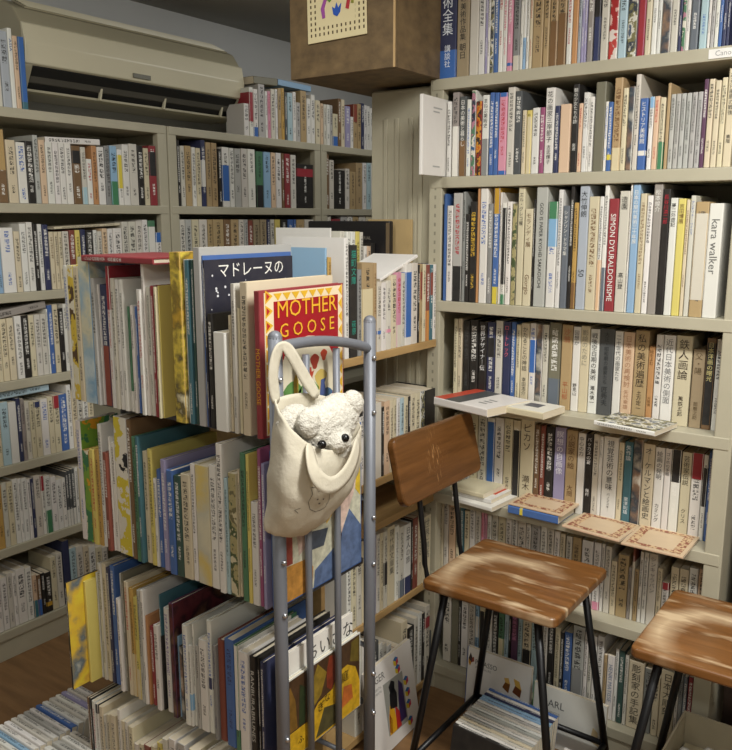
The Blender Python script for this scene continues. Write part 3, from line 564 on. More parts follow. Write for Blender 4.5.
# ------------------------------------------------------------------ plywood box on the locker
cr = empty('wooden_box', (-1.55, 1.793, 1.831)); tag(cr, 'brown plywood box jutting over the locker with a lace cloth on its front', 'box')
cw, cd, chh = .345, .50, .40
box('front_board', 0, cw, 0, .015, 0, chh, M_CRATE, cr, .001); box('side_board', cw-.015, cw, .016, cd, 0, chh, M_CRATE, cr, .001)
box('side_board', 0, .015, .016, cd, 0, chh, M_CRATE, cr, .001); box('bottom_board', .016, cw-.016, .016, cd, 0, .014, M_CRATE, cr, .001)
box('back_board', .016, cw-.016, cd-.015, cd, .015, chh, M_CRATE, cr, .001); box('corner_edge', cw-.0035, cw+.0006, -.0006, .004, 0, chh, M_EDGE, cr, 0)
def lace():
    t = NT('drawn_thread_cloth'); sp = t.add('ShaderNodeSeparateXYZ'); t.link(t.coord(), sp.inputs[0])
    a, b = sp.outputs[0], sp.outputs[2]
    ax = t.math('ABSOLUTE', a); az = t.math('ABSOLUTE', b)
    inb = t.math('MULTIPLY', t.math('MAXIMUM', t.math('GREATER_THAN', ax, .062), t.math('GREATER_THAN', az, .062)), t.math('MULTIPLY', t.math('LESS_THAN', ax, .093), t.math('LESS_THAN', az, .093)))
    hx = t.math('LESS_THAN', t.math('FRACT', t.math('DIVIDE', a, .0145)), .32); hz = t.math('LESS_THAN', t.math('FRACT', t.math('DIVIDE', b, .0145)), .55)
    m = t.math('MULTIPLY', inb, t.math('MULTIPLY', hx, hz)); n = t.noise(t.coord(), 300, 2)
    t.bump(n, .3, .001)
    return t.out(t.mix(m, lin('dccfa4'), lin('4a3a22')), .9)
p0, p1 = ony(308, 44, 1.79), ony(366.5, 37, 1.79)
cl = empty('lace_cloth', (float(p0[0]+p1[0])/2, 1.7905, float(p0[2]+p1[2])/2+.105)); cl.rotation_euler = (0, R(-1), 0)
tag(cl, 'cream drawn-thread cloth with bright embroidery hung on the plywood box', 'cloth')
hw = float(p1[0]-p0[0])/2
box('cloth', -hw, hw, -.0025, .001, -.102, .102, lace(), cl, .0008)
def emb(name, pts, hexc): poly_plate(name, pts, .0015, Matrix.Translation((0, -.0026, 0)) @ FACE_FRONT, simple(hexc, .9), cl)
emb('embroidery', [(-.045, -.045), (-.05, -.02), (-.03, .02), (-.022, .018), (-.038, -.02), (-.036, -.044)], '9a4f9a')
emb('embroidery', [(-.03, .0), (-.02, -.008), (.0, .012), (.02, .01), (.03, -.005), (.04, .0), (.025, .03), (-.015, .03)], '5f8f3a')
emb('embroidery', [(-.012, -.02), (-.008, -.04), (.004, -.046), (.014, -.036), (.018, -.015), (.008, -.026), (.003, -.012), (-.003, -.026)], '2a55b0')
emb('embroidery', [(.032, -.03), (.042, -.034), (.05, .0), (.042, .025), (.034, .02), (.04, .0)], 'b0323a')
emb('embroidery', [(.05, -.02), (.058, -.022), (.06, .02), (.053, .02)], '8a8a3a')

# ------------------------------------------------------------------ air conditioner on the left wall
ac = empty('air_conditioner', (-2.75, 1.585, 1.86)); tag(ac, 'old cream wall air conditioner with an open dark outlet above the left bookcase', 'air conditioner')
M_AC = simple('d6cfb4', .28, 0, .02, 5); M_AC2 = simple('a9a289', .4, 0, .03, 5)
Lac = .99
def prof_ext(name, prof, y0, y1, mat, parent, bev=.006):
    bm = bmesh.new(); a = [bm.verts.new((x, y0, z)) for x, z in prof]; b = [bm.verts.new((x, y1, z)) for x, z in prof]; n = len(prof)
    for i in range(n): bm.faces.new((a[i], a[(i+1) % n], b[(i+1) % n], b[i]))
    bm.faces.new(a[::-1]); bm.faces.new(b)
    if bev: bmesh.ops.bevel(bm, geom=bm.edges[:], offset=bev, segments=2, profile=.5, affect='EDGES')
    return fin(name, bm, mat, parent)
prof_ext('casing', [(.002, 0.02), (.002, .30), (.13, .30), (.21, .265), (.246, .215), (.246, .10), (.19, .10), (.06, .02)], 0, Lac, M_AC2, ac)
prof_ext('front_panel', [(.247, .095), (.247, .215), (.256, .21), (.268, .15), (.262, .088), (.25, .082)], -.002, Lac+.002, M_AC, ac, .003)
prof_ext('outlet_cavity', [(.12, .04), (.244, .098), (.25, .08), (.19, .012), (.14, .006)], .03, Lac-.03, M_DARK, ac, 0)
prof_ext('lower_lip', [(.19, .002), (.206, .008), (.206, .016), (.12, .0), (.06, .018), (.06, -.002)], .0, Lac, M_AC2, ac, .001)
for y in (.0, Lac-.028): prof_ext('end_cheek', [(.06, .02), (.248, .096), (.256, .082), (.206, .0), (.12, -.004)], y, y+.028, M_AC2, ac, .003)
lv_ = prof_ext('louver', [(.222, .05), (.228, .054), (.215, .036), (.21, .034)], .035, Lac-.035, simple('55524a', .5), ac, 0)
for y in (.31, .6, .9): prof_ext('louver_bracket', [(.218, .052), (.226, .056), (.212, .010), (.2, .010)], y, y+.008, M_AC, ac, 0)
tg = prof_ext('top_grille', [(.132, .302), (.136, .306), (.214, .271), (.211, .266)], .04, Lac-.04, M_AC2, ac, 0)
for i in range(6):
    s = i/5; x, z = .14+.066*s, .3045-.031*s
    box('grille_bar', x, x+.003, .05, Lac-.05, z, z+.004, M_AC, tg, 0)
box('display_window', .264, .268, .42, .50, .096, .112, simple('6a6858', .3), ac, .001)

# ------------------------------------------------------------------ picture-book rack of grey tubes
rk = empty('book_rack', (-1.0, 1.1, 0)); tag(rk, 'grey tubular metal rack of picture books with a curved end rail', 'rack')
XL = -.655
for (x, y, zt) in ((0, 0, 1.243), (0, .30, 1.243), (XL+.012, .15, 1.02), (XL, .30, 1.10)):
    pst = tube('post', [(x, y, .0), (x, y, zt-.004)], .0135, M_TUBE, rk, 16)
    if x == 0:
        for z in (1.16, 1.04, .80, .69, .42, .32):
            bm = bmesh.new(); bmesh.ops.create_uvsphere(bm, u_segments=10, v_segments=6, radius=.006); o = fin('bolt', bm, M_BOLT, pst, True); o.location = (x+.0135, y-.003, z)
        bm = bmesh.new(); bmesh.ops.create_uvsphere(bm, u_segments=14, v_segments=8, radius=.0137); o = fin('post_cap', bm, M_TUBE, pst, True); o.location = (x, y, zt-.006)
zl, zm, zr_ = solve_z(349, -1.0, 1.10), solve_z(341.5, -1.0, 1.24), solve_z(349, -1.0, 1.40)
arc = [(0, .300*u, zl*(1-u)+zr_*u+(zm-(zl+zr_)/2)*math.sin(math.pi*u)**.75) for u in [i/16 for i in range(17)]]
tube('top_rail', arc, .0105, M_TUBE, rk, 14)
for y in (.092, .188): tube('end_bar', [(-.004, y, .12), (-.004, y, zm-.02)], .0075, M_TUBE, rk, 12)
for z in (.12,): tube('bottom_rail', [(0, 0, z), (0, .30, z)], .008, M_TUBE, rk, 12)
M_SHELFG = simple('55565a', .45, .2)
for z in (1.037, .688, .332, .028):
    box('shelf', XL-.0, -.03, .045, .318, z-.016, z-.0005, M_SHELFG, rk, .002)
    tube('side_rail', [(XL, .30, z+.15), (0, .30, z+.15)], .006, M_TUBE, rk, 10)

# ------------------------------------------------------------------ small wooden shelf
ws = empty('wooden_shelf', (-1.2, 1.5, 0)); tag(ws, 'small pale wooden shelf standing between the grey rack and the steel bookcase', 'shelf')
for z in (1.111, .765, .640, .372, .045):
    box('shelf_board', -.42, .004, .0, .508, z-.022, z-.0005, M_BOARD, ws, .002)
box('side_board', -.42, -.01, -.016, -.001, 0, 1.11, M_BOARD, ws, .001); box('back_board', -.436, -.421, -.016, .508, 0, 1.11, M_BOARD, ws, .001)

# ------------------------------------------------------------------ chairs
def tube_path(*p): return [Vector(q) for q in p]
def chair(loc, label, with_back=True, w=.352, d=.338):
    r = empty('wooden_chair' if with_back else 'wooden_stool', loc); tag(r, label, 'chair' if with_back else 'stool')
    zs = .58
    bm = bmesh.new(); nx, ny = 22, 22; top = []
    def edge(u, v):
        x, y = (u-.5)*w, (v-.5)*d
        return x, y
    seat = box_bm(-w/2, w/2, -d/2, d/2, zs-.024, zs, 0)
    vert = [e for e in seat.edges if abs(e.verts[0].co.z-e.verts[1].co.z) > .01]
    bmesh.ops.bevel(seat, geom=vert, offset=.018, segments=5, profile=.5, affect='EDGES')
    hor = [e for e in seat.edges if abs(e.verts[0].co.z-e.verts[1].co.z) < .001 and len(e.link_faces) == 2 and abs(e.link_faces[0].normal.z-e.link_faces[1].normal.z) > .5]
    bmesh.ops.bevel(seat, geom=hor, offset=.006, segments=3, profile=.5, affect='EDGES')
    for v in seat.verts: v.co.z -= zs
    so = fin('seat', seat, M_SEAT, r); so.location = (0, 0, zs)
    bm.free()
    feet = {}
    for sx, sy in ((-1, -1), (-1, 1), (1, -1), (1, 1)):
        a = Vector((sx*(w/2-.055), sy*(d/2-.03), zs-.025)); b = Vector((sx*(w/2+.028), sy*(d/2+.012), 0)); feet[sx, sy] = (a, b)
        lg = tube('leg', [a, a.lerp(b, .5), b], .0095, M_BLACK, r, 12)
        tube('foot_cap', [b+Vector((0, 0, .02)), b], .0115, M_BLACK, lg, 12)
    at = lambda k, z: feet[k][0].lerp(feet[k][1], (zs-.025-z)/(zs-.025))
    for k1, k2 in (((-1, -1), (-1, 1)), ((1, -1), (1, 1)), ((-1, 1), (1, 1)), ((-1, -1), (1, -1))):
        if not with_back and k1[1] == 1 and k2[1] == 1: continue
        tube('stretcher', [at(k1, .085), at(k2, .085)], .008, M_BLACK, r, 10)
    box('seat_rail', -w/2+.05, w/2-.05, -d/2+.03, -d/2+.05, zs-.034, zs-.025, M_BLACK, r, .001)
    box('seat_rail', -w/2+.05, w/2-.05, d/2-.05, d/2-.03, zs-.034, zs-.025, M_BLACK, r, .001)
    if with_back:
        bk = box_bm(-.011, .011, -.205, .205, -.084, .084, 0)
        e = [e for e in bk.edges if abs(e.verts[0].co.x-e.verts[1].co.x) > .01]
        bmesh.ops.bevel(bk, geom=e, offset=.024, segments=5, profile=.5, affect='EDGES')
        e = [e for e in bk.edges if len(e.link_faces) == 2 and abs(e.link_faces[0].normal.x-e.link_faces[1].normal.x) > .5]
        bmesh.ops.bevel(bk, geom=e, offset=.005, segments=2, profile=.5, affect='EDGES')
        b = fin('backrest', bk, M_BACK, r); b.location = (-w/2-.046, -.018, .852); b.rotation_euler = (R(-1.5), R(-14), R(2))
        for y in (-.12, .055):
            xs = -w/2
            tube('back_rod', [(xs-.060, y, .86), (xs-.038, y, .78), (xs-.022, y, .66), (xs-.018, y, .60), (xs-.010, y, .567), (xs+.012, y, .550), (xs+.07, y, .5505)], .007, M_BLACK, r, 12)
    return r
chair((-.805, 1.758, 0), 'black-legged chair with worn varnished seat and scratched wooden backrest before the bookcase')
chair((-.285, 1.742, 0), 'wooden seat on black legs cut off at the right photo edge', False)

# ------------------------------------------------------------------ books lying flat
def lay_flat(kind, FL, FR, BR, z, t, col, label, group=None, **k):
    """FL, FR, BR: photo corners of the upper cover; lies with its spine to the front"""
    A, B, C = (Vector(onz(p[0], p[1], z+t)) for p in (FL, FR, BR)); u = B-A; v = C-B
    ang = math.atan2(u.y, u.x); h = u.length; d = max(.06, abs(v.dot(Vector((-math.sin(ang), math.cos(ang), 0)))))
    o = make_book(kind, t, d, h, col, **k); bpy.context.view_layer.update()
    o.matrix_world = Matrix.Translation(Vector((B.x, B.y, z+t/2+.0004))) @ Matrix.Rotation(ang, 4, 'Z') @ Matrix.Rotation(R(-90), 4, 'Y')
    tag(o, label, 'book', group); o['size'] = (h, d, t); return o, h, d
def top_patch(o, t, x0, x1, y0, y1, hexc, name='cover_print'):
    """printed panel on the upper cover; x along the height from the right end, y from the spine"""
    return box(name, t/2, t/2+.0004, y0, y1, x0, x1, simple(hexc, .45), o, 0)
o, h, d = lay_flat('hardcover_book', (434, 397), (487, 409.5), (510, 396), .942, .022, 'w', 'white, dark grey and orange-red book lying at left end of third shelf', plain=True)
top_patch(o, .022, h*.52, h*.80, .002, d-.002, '4c4e4f'); top_patch(o, .022, h*.80, h-.001, .002, d-.002, 'c04a35')
for i in range(3): top_patch(o, .0228, h*.22, h*.36, d*(.25+.12*i), d*(.29+.12*i), '8f8f8a', 'printed_line')
o, h, d = lay_flat('hardcover_book', (497, 405), (543, 413.5), (566, 406.5), .942, .018, 'c', 'cream book with small dark picture lying flat on third shelf', plain=True)
top_patch(o, .018, .002, h-.002, .004, d-.002, 'ddd9cc'); top_patch(o, .0188, h*.3, h*.62, d*.4, d*.75, '55565c', 'cover_picture')
o, h, d = lay_flat('art_book', (594, 420.5), (654.5, 432), (670.5, 421.5), .942, .012, 'w', 'thin book with mottled blue and tan cover lying flat on third shelf', art='speckle')
FR_MAT = None
def ornament_material():
    t = NT('ornamental_border_print'); n = t.noise(t.coord(), 150, 2, .5); m = t.math('GREATER_THAN', n, .50)
    return t.out(t.mix(m, lin('cfb28a'), lin('8f5844')), .6)
M_ORN = ornament_material()
def bordered(FL, FR, BR, z, t, label):
    o, h, d = lay_flat('booklet', FL, FR, BR, z, t, 'P', label, 'kraft booklets with ornamental borders', plain=True); o['category'] = 'booklet'
    top_patch(o, t, .001, h-.001, .001, d-.001, 'cfb796')
    bm = bmesh.new(); e = t/2+.0008; a = .009; w = .022
    O = [(a, a), (h-a, a), (h-a, d-a), (a, d-a)]; I = [(a+w, a+w*.7), (h-a-w, a+w*.7), (h-a-w, d-a-w*.7), (a+w, d-a-w*.7)]
    vo = [bm.verts.new((e, y, x)) for x, y in O]; vi = [bm.verts.new((e, y, x)) for x, y in I]
    for i in range(4): bm.faces.new((vo[i], vo[(i+1) % 4], vi[(i+1) % 4], vi[i]))
    fin('printed_border', bm, M_ORN, o); return o
lay_flat('hardcover_book', (508, 505.5), (558, 517), (578, 506.5), .647, .022, 'b', 'blue book lying flat under a bordered kraft booklet', plain=True, bands=(('y', .70, .76),))
bordered((508.5, 503), (562, 515.5), (579, 503.5), .6705, .005, 'bordered kraft booklet lying on top of the flat blue book')
bordered((562, 525), (619, 540.5), (634.5, 524), .647, .006, 'bordered kraft booklet in the middle of the three on fourth shelf')
bordered((621, 542.5), (683, 557), (697, 536.5), .647, .006, 'bordered kraft booklet at right end of fourth shelf')
lay_flat('hardcover_book', (452, 497), (491.5, 508), (511, 494), .647, .013, 'w', 'white book at bottom of the small pile behind the backrest', plain=True)
o, h, d = lay_flat('hardcover_book', (452, 490), (491, 500), (512, 488), .6605, .013, 'w', 'white book with red panel, middle of pile behind the backrest', plain=True)
top_patch(o, .013, h*.1, h*.42, d*.35, d*.95, 'c0452f', 'red_panel')
lay_flat('hardcover_book', (450, 486), (483, 494.5), (503.5, 482.5), .674, .013, 'c', 'cream book on top of the small pile behind the backrest', plain=True)
# red book lying across the tops of the picture books
xr0, xr1 = solve_x(87, 1.10, 1.30), solve_x(158, 1.10, 1.30); zr = solve_z(259.5, (xr0+xr1)/2, 1.10)
o = make_book('picture_book', .014, .2, xr1-xr0, 'r', plain=True, hard=True, title='こどもの世界文学_名作集の本'); bpy.context.view_layer.update()
o.matrix_world = Matrix.Translation((xr1, 1.09, zr)) @ Matrix.Rotation(R(-90), 4, 'Y'); tag(o, 'red-spined picture book lying flat across the tops on the grey rack', 'picture book')

def lay_x(kind, p0, p1, xf, t, d, col, label, **k):
    """lies with its spine to +X from photo point p0 to p1 (lower spine edge)"""
    A, B = Vector(onx(*p0, xf)), Vector(onx(*p1, xf)); u = B-A; h = u.length
    e1 = u.normalized(); e2 = Vector((-1, 0, 0)); up = e2.cross(e1)*-1
    if up.z < 0: up = -up
    # local Z -> -e1 (height), local X -> up, local Y -> e2
    m = Matrix((( up.x, e2.x, -e1.x, 0), (up.y, e2.y, -e1.y, 0), (up.z, e2.z, -e1.z, 0), (0, 0, 0, 1)))
    if m.to_3x3().determinant() < 0: m[0][2], m[1][2], m[2][2] = e1.x, e1.y, e1.z; start = A
    else: start = B
    o = make_book(kind, t, d, h, col, **k); bpy.context.view_layer.update()
    o.matrix_world = Matrix.Translation(start+up*(t/2+.0005)) @ m; tag(o, label, 'book'); return o
lay_x('paperback', (45.4, 143), (100, 145.5), -2.44, .02, .13, 'w', 'white paperback lying flat on the row under the air conditioner')
lay_x('paperback', (54, 229.5), (120, 225.5), -2.44, .008, .13, 'c', 'thin cream book lying flat along second shelf of left bookcase')
lay_x('paperback', (-12, 322), (46, 308), -2.44, .024, .13, 'x', 'dull pink book lying tilted on third row of left bookcase')
lay_x('paperback', (-10, 402), (49, 390.5), -2.44, .026, .13, 'L', 'pale grey-green book lying flat on fourth row of left bookcase')
lay_x('paperback', (254, 83.5), (277, 86), -2.44, .03, .15, 'l', 'olive green book lying on top row right of air conditioner', plain=True)
lay_x('paperback', (278, 85), (311, 92), -2.44, .025, .15, 'B', 'blue book lying on the top row below the plywood box', plain=True)
o = lay_x('book', (380.5, 282), (418, 257.5), -1.21, .008, .15, 'w', 'white book lying aslant over the spines on the small wooden shelf', plain=True)
# second layer of books behind, on the wooden shelf
row(axis='x', front=-1.40, z=1.111, rec=0, kind='book', word='book', cat='book', group='books in the back row of the small wooden shelf', where='in back row of small wooden shelf', hh=(.2, .25), dmax=.15, hmax=.36, seg=[(340, 220, 5.355, '''
-48 -40 43 w d=.2 -;6 28 60 W;40 60 62 w;62 85 62 w;87 108 62 y;110 126 65 W;132 146 140 w;148 166 140 P;168 188 125 k i=w;190 210 120 k i=w;212 232 115 G i=w''')]); shelve(exec_rows[-1])
row(axis='x', front=-1.2, z=1.111, rec=0, kind='book', word='book', cat='picture book', group='picture books at the near end of the small wooden shelf', where='at near end of small wooden shelf', hh=(.2, .25), dmax=.2, hmax=.36, seg=[(340, 220, 5.355, '''
-74 -64 150 B d=.2;-60 -40 200 Y d=.1''')]); near_end = shelve(exec_rows[-1])
box('barcode_panel', -.0009-.004, -.004, .02, .09, .16, .20, simple('d8dcde', .5), near_end[0], 0)
tb = tag(box('tan_board', -1.452, -1.296, 2.024, 2.032, 1.112, 1.452, simple('b39a6c', .7), None, .001), 'plain tan hardboard sheet leaning on the locker behind the books', 'board')
bc = empty('black_case', (-1.66, 1.99, 1.112)); tag(bc, 'flat black case standing in front of the tan board', 'case')
box('body', 0, .31, 0, .02, 0, .335, simple('1b1a1c', .35), bc, .004); box('rim', .298, .31, -.002, -.0005, .004, .33, simple('6a5a44', .4), bc, 0)
lettering(bc, 'IMPERIAL', .014, '7a746a', (.215, -.0006, .285), FACE_FRONT, False, False, 'lettering')
# white book jutting out of the shelf end
jb = make_book('hardcover_book', .010, .17, .205, 'w', plain=True, hard=True); jb.location = (-1.182, 1.886, 1.5695)
jb.rotation_euler = (0, 0, R(3)); tag(jb, 'blank white book jutting out past the left post of the right bookcase', 'book')
for z, w_ in ((.175, .05), (.165, .035), (.022, .04)): box('printed_line', .0051, .0054, .06, .06+w_, z, z+.004, simple('a9a9a6', .5), jb, 0)
pl = tag(box('shelf_label', -.50, -.43, 2.008, 2.0095, 1.805, 1.825, simple('e8e6e0', .4), None, 0), 'small white name plate on the top shelf edge of right bookcase', 'label')
lettering(pl, 'Canon', .016, '9a9a98', (-.465, 2.0076, 1.815), FACE_FRONT, False, False, 'lettering')

# ------------------------------------------------------------------ large books leaning by the floor
def face_out(kind, x0, w, h, y, z, t, col, label, lean=4, **k):
    o = make_book(kind, t, w, h, col, plain=True, **k); bpy.context.view_layer.update()
    o.matrix_world = Matrix.Translation((x0, y, z)) @ Matrix.Rotation(R(-lean), 4, 'X') @ Matrix.Rotation(R(-90), 4, 'Z')
    tag(o, label, 'book'); return o
def cover_poly(o, t, pts, hexc, name='cover_print', lift=0): return poly_plate(name, pts, .0004, Matrix.Translation((t/2+.0001+lift, 0, 0)) @ FACE_RIGHT, simple(hexc, .45), o)
pk = face_out('large_art_book', -1.052, .205, .20, 1.972, .001, .012, 'w', 'white art book with coloured cube logo leaning at the bookcase foot', 4)
for pts, c in (([(.004, .165), (.014, .154), (.016, .17), (.01, .184)], '3a2a2a'), ([(.004, .165), (.004, .152), (.010, .142), (.014, .154)], 'c08a30'), ([(.014, .154), (.023, .160), (.021, .174), (.016, .17)], '8a3a2a'),
               ([(.118, .112), (.138, .10), (.142, .128), (.126, .13)], '7a4a1c'), ([(.126, .13), (.142, .128), (.136, .146), (.122, .142)], 'd8b060'), ([(.15, .108), (.175, .098), (.178, .122), (.158, .13)], '6a3a1c'), ([(.158, .13), (.178, .122), (.17, .146), (.152, .15)], 'd0a850')):
    cover_poly(pk, .012, pts, c, 'cube_logo')
box('blue_spine', -.0062, .0062, -.0008, .0001, 0, .20, simple('2a55a0', .4), pk, 0)
lettering(pk, 'PICASSO', .022, '4a4a48', (.0064, .026, .160), FACE_RIGHT, False, False, 'cover_lettering', .85, 'LEFT'); lettering(pk, 'MINOTAURE', .010, '8a8a86', (.0064, .028, .144), FACE_RIGHT, False, False, 'cover_lettering', .9, 'LEFT')
ak = face_out('large_art_book', -.832, .21, .172, 1.958, .001, .012, 'w', 'white art book lettered ARL leaning behind the chair legs', 4)
box('green_spine', -.0062, .0062, -.0008, .0001, 0, .172, simple('4a8a4a', .4), ak, 0)
lettering(ak, 'ARL', .030, '555553', (.0064, .045, .125), FACE_RIGHT, False, False, 'cover_lettering', .9, 'LEFT'); lettering(ak, 'BANQUE', .010, '8a8a86', (.0064, .045, .100), FACE_RIGHT, False, False, 'cover_lettering', .9, 'LEFT')
cover_poly(ak, .012, [(.17, .06), (.195, .05), (.19, .09), (.176, .1)], 'c9b48a')
# white poster-like book by the wooden shelf foot
gk = make_book('large_art_book', .012, .235, .255, 'w', plain=True); bpy.context.view_layer.update()
gk.matrix_world = Matrix.Translation((-1.125, 1.60, .002)) @ Matrix.Rotation(R(-9), 4, 'Y') @ Matrix.Rotation(R(2), 4, 'Z'); tag(gk, 'white art book with bright figure picture leaning at the wooden shelf foot', 'book')
gt = .012
cover_poly(gk, gt, [(.075, .04), (.175, .035), (.175, .185), (.075, .19)], '9a9a92', 'cover_picture')
for pts, c in (([(.08, .04), (.12, .04), (.115, .1), (.095, .12), (.085, .09)], 'd8a020'), ([(.115, .04), (.14, .04), (.14, .08), (.12, .11)], 'b02a2a'), ([(.135, .05), (.17, .05), (.168, .15), (.15, .17), (.14, .12)], '3a2a5a'), ([(.095, .11), (.13, .1), (.135, .14), (.12, .17), (.1, .15)], '17171a'), ([(.104, .15), (.126, .15), (.13, .175), (.115, .185), (.1, .172)], '17171a'), ([(.08, .05), (.092, .04), (.1, .075), (.088, .1)], 'c23a2a')):
    cover_poly(gk, gt, pts, c, 'picture_shape', .0005)
for (cx_, cy_) in ((.15, .225), (.155, .20), (.188, .15), (.19, .115), (.188, .08), (.186, .03)):
    for a, c in ((0, '2a6aa8'), (1, 'd8c02a'), (2, 'c0324a')):
        P = lambda q: (cx_+.014*math.cos(R(60*q+30)), cy_+.014*math.sin(R(60*q+30)))
        cover_poly(gk, gt, [(cx_, cy_), P(2*a), P(2*a+1), P(2*a+2)], c, 'hexagon_print')
lettering(gk, 'LEGER', .030, '555553', (.0064, .012, .215), FACE_RIGHT, False, False, 'cover_lettering', .9, 'LEFT')
for z in (.19, .178): lettering(gk, 'MONUMENTAL', .010, '8a8a86', (.0064, .012, z), FACE_RIGHT, False, False, 'cover_lettering', .8, 'LEFT')

# ------------------------------------------------------------------ booklets packed spine-up on the floor
def spine_up(kind, xr, y, zt, L, t, dep, col, tilt, label, group, rz=0, **k):
    o = make_book(kind, t, dep, L, col, **k); bpy.context.view_layer.update()
    m = Matrix(((0, 0, -1, 0), (1, 0, 0, 0), (0, -1, 0, 0), (0, 0, 0, 1)))
    o.matrix_world = Matrix.Translation((xr, y, zt)) @ Matrix.Rotation(R(rz), 4, 'Z') @ Matrix.Rotation(R(tilt), 4, 'X') @ m
    tag(o, label, 'booklet' if kind == 'booklet' else 'magazine', group); return o
cols = ['w', 'W', 'v', 'w', 'W', 'w', 'b', 'w', 'a', 'w', 'W', 'w', 'w', 'B', 'w', 'W', 'w']
y = 1.225
for i in range(17):
    t = random.uniform(.016, .022); c = cols[i % len(cols)]
    spine_up('booklet', -1.74, y, .145, .165, t*.85, .125, c, -14, f'{PAL[c][1]} booklet packed spine up, {ordinal(i+1)} from the wall end of the left floor row', 'booklets packed spine up in the left floor row', i=None) if False else spine_up('booklet', -1.74, y, .145, .165, t*.85, .125, c, -14, f'{PAL[c][1]} booklet packed spine up, {ordinal(i+1)} from back in left floor row', 'booklets in the left floor row')
    y -= t
y = 1.09; cols = ['W', 'w', 'a', 'w', 'w', 'a', 'p', 'W', 'w', 'r', 'w', 'w']
for i in range(12):
    t = random.uniform(.018, .026); c = cols[i]
    spine_up('booklet', -1.56, y, .145, .165, t*.85, .125, c, -14, f'{PAL[c][1]} booklet packed spine up, {ordinal(i+1)} from back in right floor row', 'booklets in the right floor row'); y -= t
row(axis='y', front=1.075, z=.0285, rec=0, kind='picture_book', word='picture book', cat='picture book', group='books on the bottom board of the grey rack', where='on bottom board of grey rack', hh=(.2, .24), dmax=.24, dmin=.2, hmax=.27, seg=[(90, 640, 5.23, '''
16 26 300 h;28 38 305 k;40 56 320 w i=r;58 72 335 w b=k,.9,1;76 96 350 c;98 112 395 W;114 130 390 c;132 160 395 c;172 188 330 w;190 206 425 c;208 222 430 W;226 250 455 c;252 276 545 W;278 300 545 c;304 336 555 R;340 370 560 c;374 398 540 y;402 430 520 W;436 470 520 w;480 520 520 a;540 580 520 c;600 660 520 W;680 760 520 c''')]); shelve(exec_rows[-1])
# magazines under the chair
cols = ['b', 'w', 'n', 'B', 'B', 'w', 'a', 'W', 'w', 'a', 'W', 'w', 'a', 'c', 'W', 'w', 'k']
y = 1.88
for i in range(17):
    t = random.uniform(.011, .015); c = cols[i]
    spine_up('magazine', -.725, y, .150, .21, t*.9, .145, c, -10, f'{PAL[c][1]} magazine packed spine up, {ordinal(i+1)} from bookcase under the chair', 'magazines packed under the chair', -4); y -= t
y = 1.86; cols = ['w', 'y', 'w', 'B', 'c', 'q', 'W', 'w', 'a', 'k', 'w', 'c', 'W']
for i in range(13):
    t = random.uniform(.013, .017); c = cols[i]
    spine_up('magazine', -.50, y, .072, .20, t*.9, .068, c, -10, f'{PAL[c][1]} magazine packed spine up, {ordinal(i+1)} from bookcase right of the chair', 'magazines packed right of the chair', -4); y -= t

# ------------------------------------------------------------------ cardboard tray at lower right
cb = empty('cardboard_box', (-.43, 1.70, 0)); tag(cb, 'open pale cardboard box of papers below the right stool', 'box')
M_CARD = simple('b3a88e', .8)
box('bottom', 0, .34, 0, .27, 0, .004, M_CARD, cb, 0); box('side', 0, .005, 0, .27, .004, .235, M_CARD, cb, 0); box('side', .335, .34, 0, .27, .004, .235, M_CARD, cb, 0)
box('side', .0055, .3345, 0, .005, .004, .235, M_CARD, cb, 0); box('side', .0055, .3345, .265, .27, .004, .235, M_CARD, cb, 0)
for i, (x, y, z, rz, lab) in enumerate(((.075, .13, .20, 20, 'crumpled white receipt roll in the cardboard box'), (.13, .07, .17, -30, 'folded tan paper in the cardboard box'), (.2, .17, .18, 12, 'white printed slip in the cardboard box'))):
    n = 8; bm = bmesh.new(); g = [[bm.verts.new(((a/n-.5)*.09, (b_/n-.5)*.07, .012*math.sin(a*1.3+i)+.008*math.sin(b_*1.9))) for b_ in range(n+1)] for a in range(n+1)]
    for a in range(n):
        for b_ in range(n): bm.faces.new((g[a][b_], g[a+1][b_], g[a+1][b_+1], g[a][b_+1]))
    o = fin('paper_slip', bm, simple('d8d6ce' if i != 1 else 'b09468', .8), None, True); md = o.modifiers.new('thick', 'SOLIDIFY'); md.thickness = .002
    o.location = (-.43+x, 1.70+y, z); o.rotation_euler = (R(12), R(-10), R(rz)); tag(o, lab, 'paper')
tag(box('paper_stack', -.42, -.10, 1.71, 1.96, .0045, .155, simple('c9bfa2', .85), None, .002), 'stack of pale paper filling the cardboard box', 'paper')
# dark panelling to the right of the bookcase
tag(box('trim_1', -.365, 1.6, 2.10, 2.14, 0, 2.3, wood('dark_panel', '1e1510', '2e2018', (3, 3, 20), .5), None, 0), kind='structure')
# ------------------------------------------------------------------ covers of the picture books facing +X
def find(where, n): return ROWS[where][n]
top_rack = ROWS['on top tier of grey rack']; low_rack = ROWS['on lower tier of grey rack']; mid_rack = ROWS['on middle tier of grey rack']
def bdim(o):
    xs = [v.co for v in o.data.vertices]; return max(v.x for v in xs), max(v.y for v in xs), max(v.z for v in xs)
